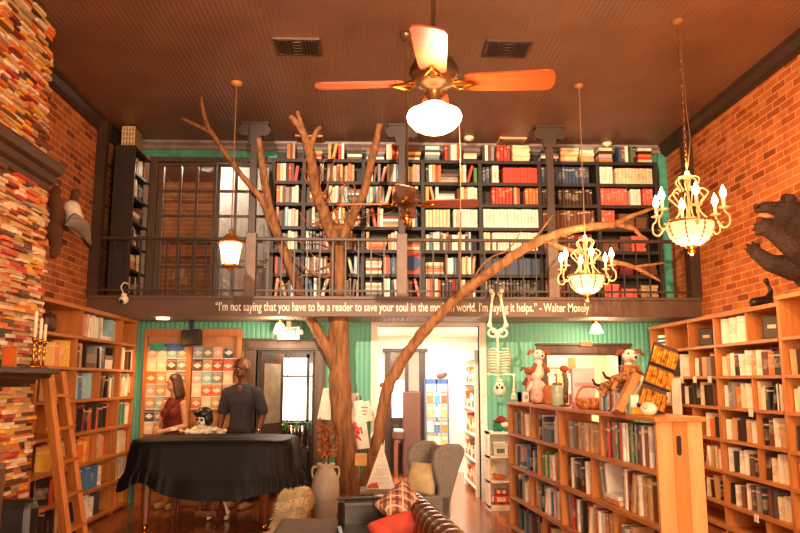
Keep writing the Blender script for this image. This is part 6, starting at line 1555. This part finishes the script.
MB().lathe([(.05, .001), (.05, .012), (.008, .016), (.008, hz-IT)], b, 12).build('stand', DARKW, sc2); m = MB(); m.tube([(b.x, b.y-.01, hz), (b.x+.01, b.y-.03, hz-.1), (b.x, b.y-.03, IT+.03)], [.03, .038, .03], 10, flat=.5); m.build('scarf', plain('speckled_cloth', '#5a5048', .9, var=.8, scale=45), sc2, smooth=True); MB().sph((b.x, b.y-.01, hz+.02), (.04, .035, .03)).build('knot', C('#b8502c', .9), sc2, smooth=True)
pk = thing('display_box', 'tall pink and cream cardboard display standing on the island', 'display', tp(584)); h = zt_(584, 368)-IT
MB(XT(584)).box(-.095, .095, -.03, .05, .001, h).build('back_card', C('#f0d4d8'), pk, bevel=.006)
for k, (z0, z1, c) in enumerate(((.02, .07, '#e898b0'), (.10, .15, '#f4e0d8'), (.18, .21, '#e8a8b4'))): MB(XT(584)).box(-.085, .085, -.036, -.03, z0, min(z1, h-.02)).build('printed_panel', C(c), pk)
MB(XT(584)).box(-.1, .1, -.07, -.03, .001, .05).build('tray', C('#e07a9a'), pk)
bk_ = thing('basket', 'brown striped woven basket on the island in front of pink display', 'basket', tp(590, .06)); b = tp(590, .07)
MB().lathe([(.07, .001), (.095, .03), (.10, .09), (.09, .09), (.085, .03), (.0001, .012)], b, 20, sx=1.15).build('body', plain('woven_cane', '#a8683a', .8, var=.5, scale=40), bk_, smooth=True)
P, r_ = smoothpath([(b.x-.11, b.y, b.z+.085), (b.x-.06, b.y, b.z+.17), (b.x+.06, b.y, b.z+.17), (b.x+.11, b.y, b.z+.085)], [.009]*4, 6); MB().tube(P, r_, 7).build('handle', C('#b87840', .7), bk_, smooth=True)
# row of paperbacks on the island
cols = ['tan', 'white', 'blue', 'light blue', 'white', 'blue', 'orange', 'white', 'light blue']
for k, cn in enumerate(cols):
    p = tp(601+2.0*k, .10); book(.030, .14, min(zt_(606, 390)-IT, .21), cn, p+V((0, 0, .001)), (0, 0, IA-PI/2+.5), '%s paperback, %s from the left in the row standing on the island top' % (cn, ordi(k+1)), 'paperbacks standing on the island top')
pw = thing('wooden_post', 'square pine post on the island carrying the brown and white puppet', 'post', tp(632, .22)); hp = zt_(632, 367, .22)
MB(XT(632, .22)).box(-.06, .06, -.05, .05, .001, hp-IT).build('body', PINE, pw, bevel=.004)
MB(XT(632, .22)).box(-.065, .065, -.055, .055, hp-IT, hp-IT+.015).build('cap', PINEH, pw)
# tilted wooden display with two toy leopards
td = thing('tilted_display', 'tilted wooden plank display leaning on the island top', 'display', tp(627, .16)); 
y1 = tp(624, .0).y-.03
MB().bar(at(616.5, 413, y1), at(635, 376, y1+.06), .05, .14, up=(0, -1, .2)).build('plank', PINE, td, bevel=.004); MB().bar(at(622, 413, y1+.06), at(640, 378, y1+.12), .03, .12, up=(0, -1, .2)).build('white_sheet', C('#f2e6d2'), td)
MB(XT(628, .16)).box(-.06, .10, -.02, .02, .001, .03).build('foot', PINE, td)
for px, py, lab in ((622, 380, 'spotted plush leopard lying at the top of the tilted wooden display'), (611, 387, 'spotted plush leopard lower down beside the tilted wooden display')):
    yy = tp(px, .1).y; c = at(px, py, yy); r = thing('plush_leopard', lab, 'plush', c)
    m = MB(); cap(m, c+V((-.06, 0, 0)), c+V((.06, .02, .03)), .035, .04); m.sph(c+V((.10, -.01, .06)), .038); m.build('body', plain('leopard_plush_%d' % px, '#6e4a2c', .9, var=.9, scale=45), r, smooth=True, remesh=.008)
    for q in (-.05, .05): m = MB(); cap(m, c+V((q, -.02, -.02)), c+V((q-.03, -.04, -.06)), .016, .016); m.build('leg', C('#b8844c', .9), r, smooth=True)
    MB().tube([c+V((-.06, 0, 0)), c+V((-.12, 0, .02)), c+V((-.14, 0, .06))], [.014, .012, .008], 8).build('tail', C('#3a281c', .9), r, smooth=True)
    MB(Matrix.Translation((c.x, c.y, 0))).lathe([(.03, IT+.001), (.03, IT+.01), (.008, IT+.014), (.008, c.z-.02)], (0, 0, 0), 10).build('stand', DARKW, r)
for k, (px, cn, hpx) in enumerate(((641, 'tan', 379), (645, 'grey', 377), (650, 'brown', 379), (654, 'orange', 380))):
    p = tp(px-4, .22); book(.032, .15, zt_(px, hpx+4, .22)-IT, cn, p+V((0, 0, .001)), (0, 0, IA-PI/2+.6), '%s upright book, %s from the left behind the turquoise box on the island' % (cn, ordi(k+1)), 'books standing behind the turquoise box')
o = MB(XT(634, .03)).box(-.03, .03, -.03, .03, .001, .13).box(-.02, .02, -.033, -.03, .05, .11, 1).build('turquoise_box', [C('#9cc8bc'), C('#e8dcc8')]); tag(o, 'turquoise carton on the island beside the gold packet rack', 'box')
o = MB(XT(640, .06)).box(-.06, .06, -.03, .03, .001, .05).build('yellow_tin', C('#d8a838', .3), bevel=.006); tag(o, 'small yellow tin on the near end of island', 'tin')
# leaning rack of gold packets at the near end
gr = thing('packet_rack', 'dark tilted rack with three rows of gold foil packets at island near end', 'rack', tp(652, .16))
yy = tp(655, .16).y
A_, B_ = V((at(648, 415, yy).x, yy, IT+.012)), at(666, 346, yy+.05)
MB().bar(A_, B_, .17, .02, up=(0, -1, .0)).build('board', DARKW, gr); GOLD = plain('gold_foil', '#b87a26', .25, .6, var=.45, scale=30); d = (B_-A_); 
for k in range(3):
    a = A_+d*(.06, .38, .68)[k]
    MB().bar(a+V((0, -.03, 0)), a+V((0, -.03, 0))+d*.012, .19, .05, up=(0, -1, 0)).build('ledge', DARKW, gr)
MB(XT(648, .16)).box(-.08, .1, -.05, .05, .001, .014).build('foot', DARKW, gr)
side = V((0, -1, 0)).cross(d.normalized()).normalized()
for k in range(3):
    for j in range(5):
        a = A_+d*((.07, .40, .70)[k])+side*(-.072+.036*j)+V((0, -.035, 0)); b = a+d*.23
        m = MB(); m.bar(a, b, .033, .018, up=(0, -1, 0)); m.bar(a+d*.20, b+d*.012, .034, .008, up=(0, -1, 0)); o = m.build('foil_packet', GOLD, bevel=.004); tag(o, 'gold foil packet, %s from the left in the %s row of the tilted rack' % (ordi(j+1), ('bottom', 'middle', 'top')[k]), 'packet', 'gold foil packets')
po_ = thing('plush_ball', 'fluffy cream plush ball in front of the gold packet rack', 'plush', tp(650, .05)); b = tp(649, .03); MB().sph((b.x, b.y, IT+.045), (.055, .05, .044), 0, 14, 10).build('body', C('#f2dcc0', .95), po_, smooth=True); MB().sph((b.x-.03, b.y-.03, IT+.06), .02).build('pompom', C('#e8b890', .95), po_, smooth=True)
# poster strip behind the rack: tall white card stand on the right case
o = MB().box(RX-.05, RX-.03, yR(683), yR(675), 1.05, 1.62).build('white_card', C('#f0e2cc')); tag(o, 'tall white card hanging at the back end of right-hand bookcase', 'card')

flush_books()
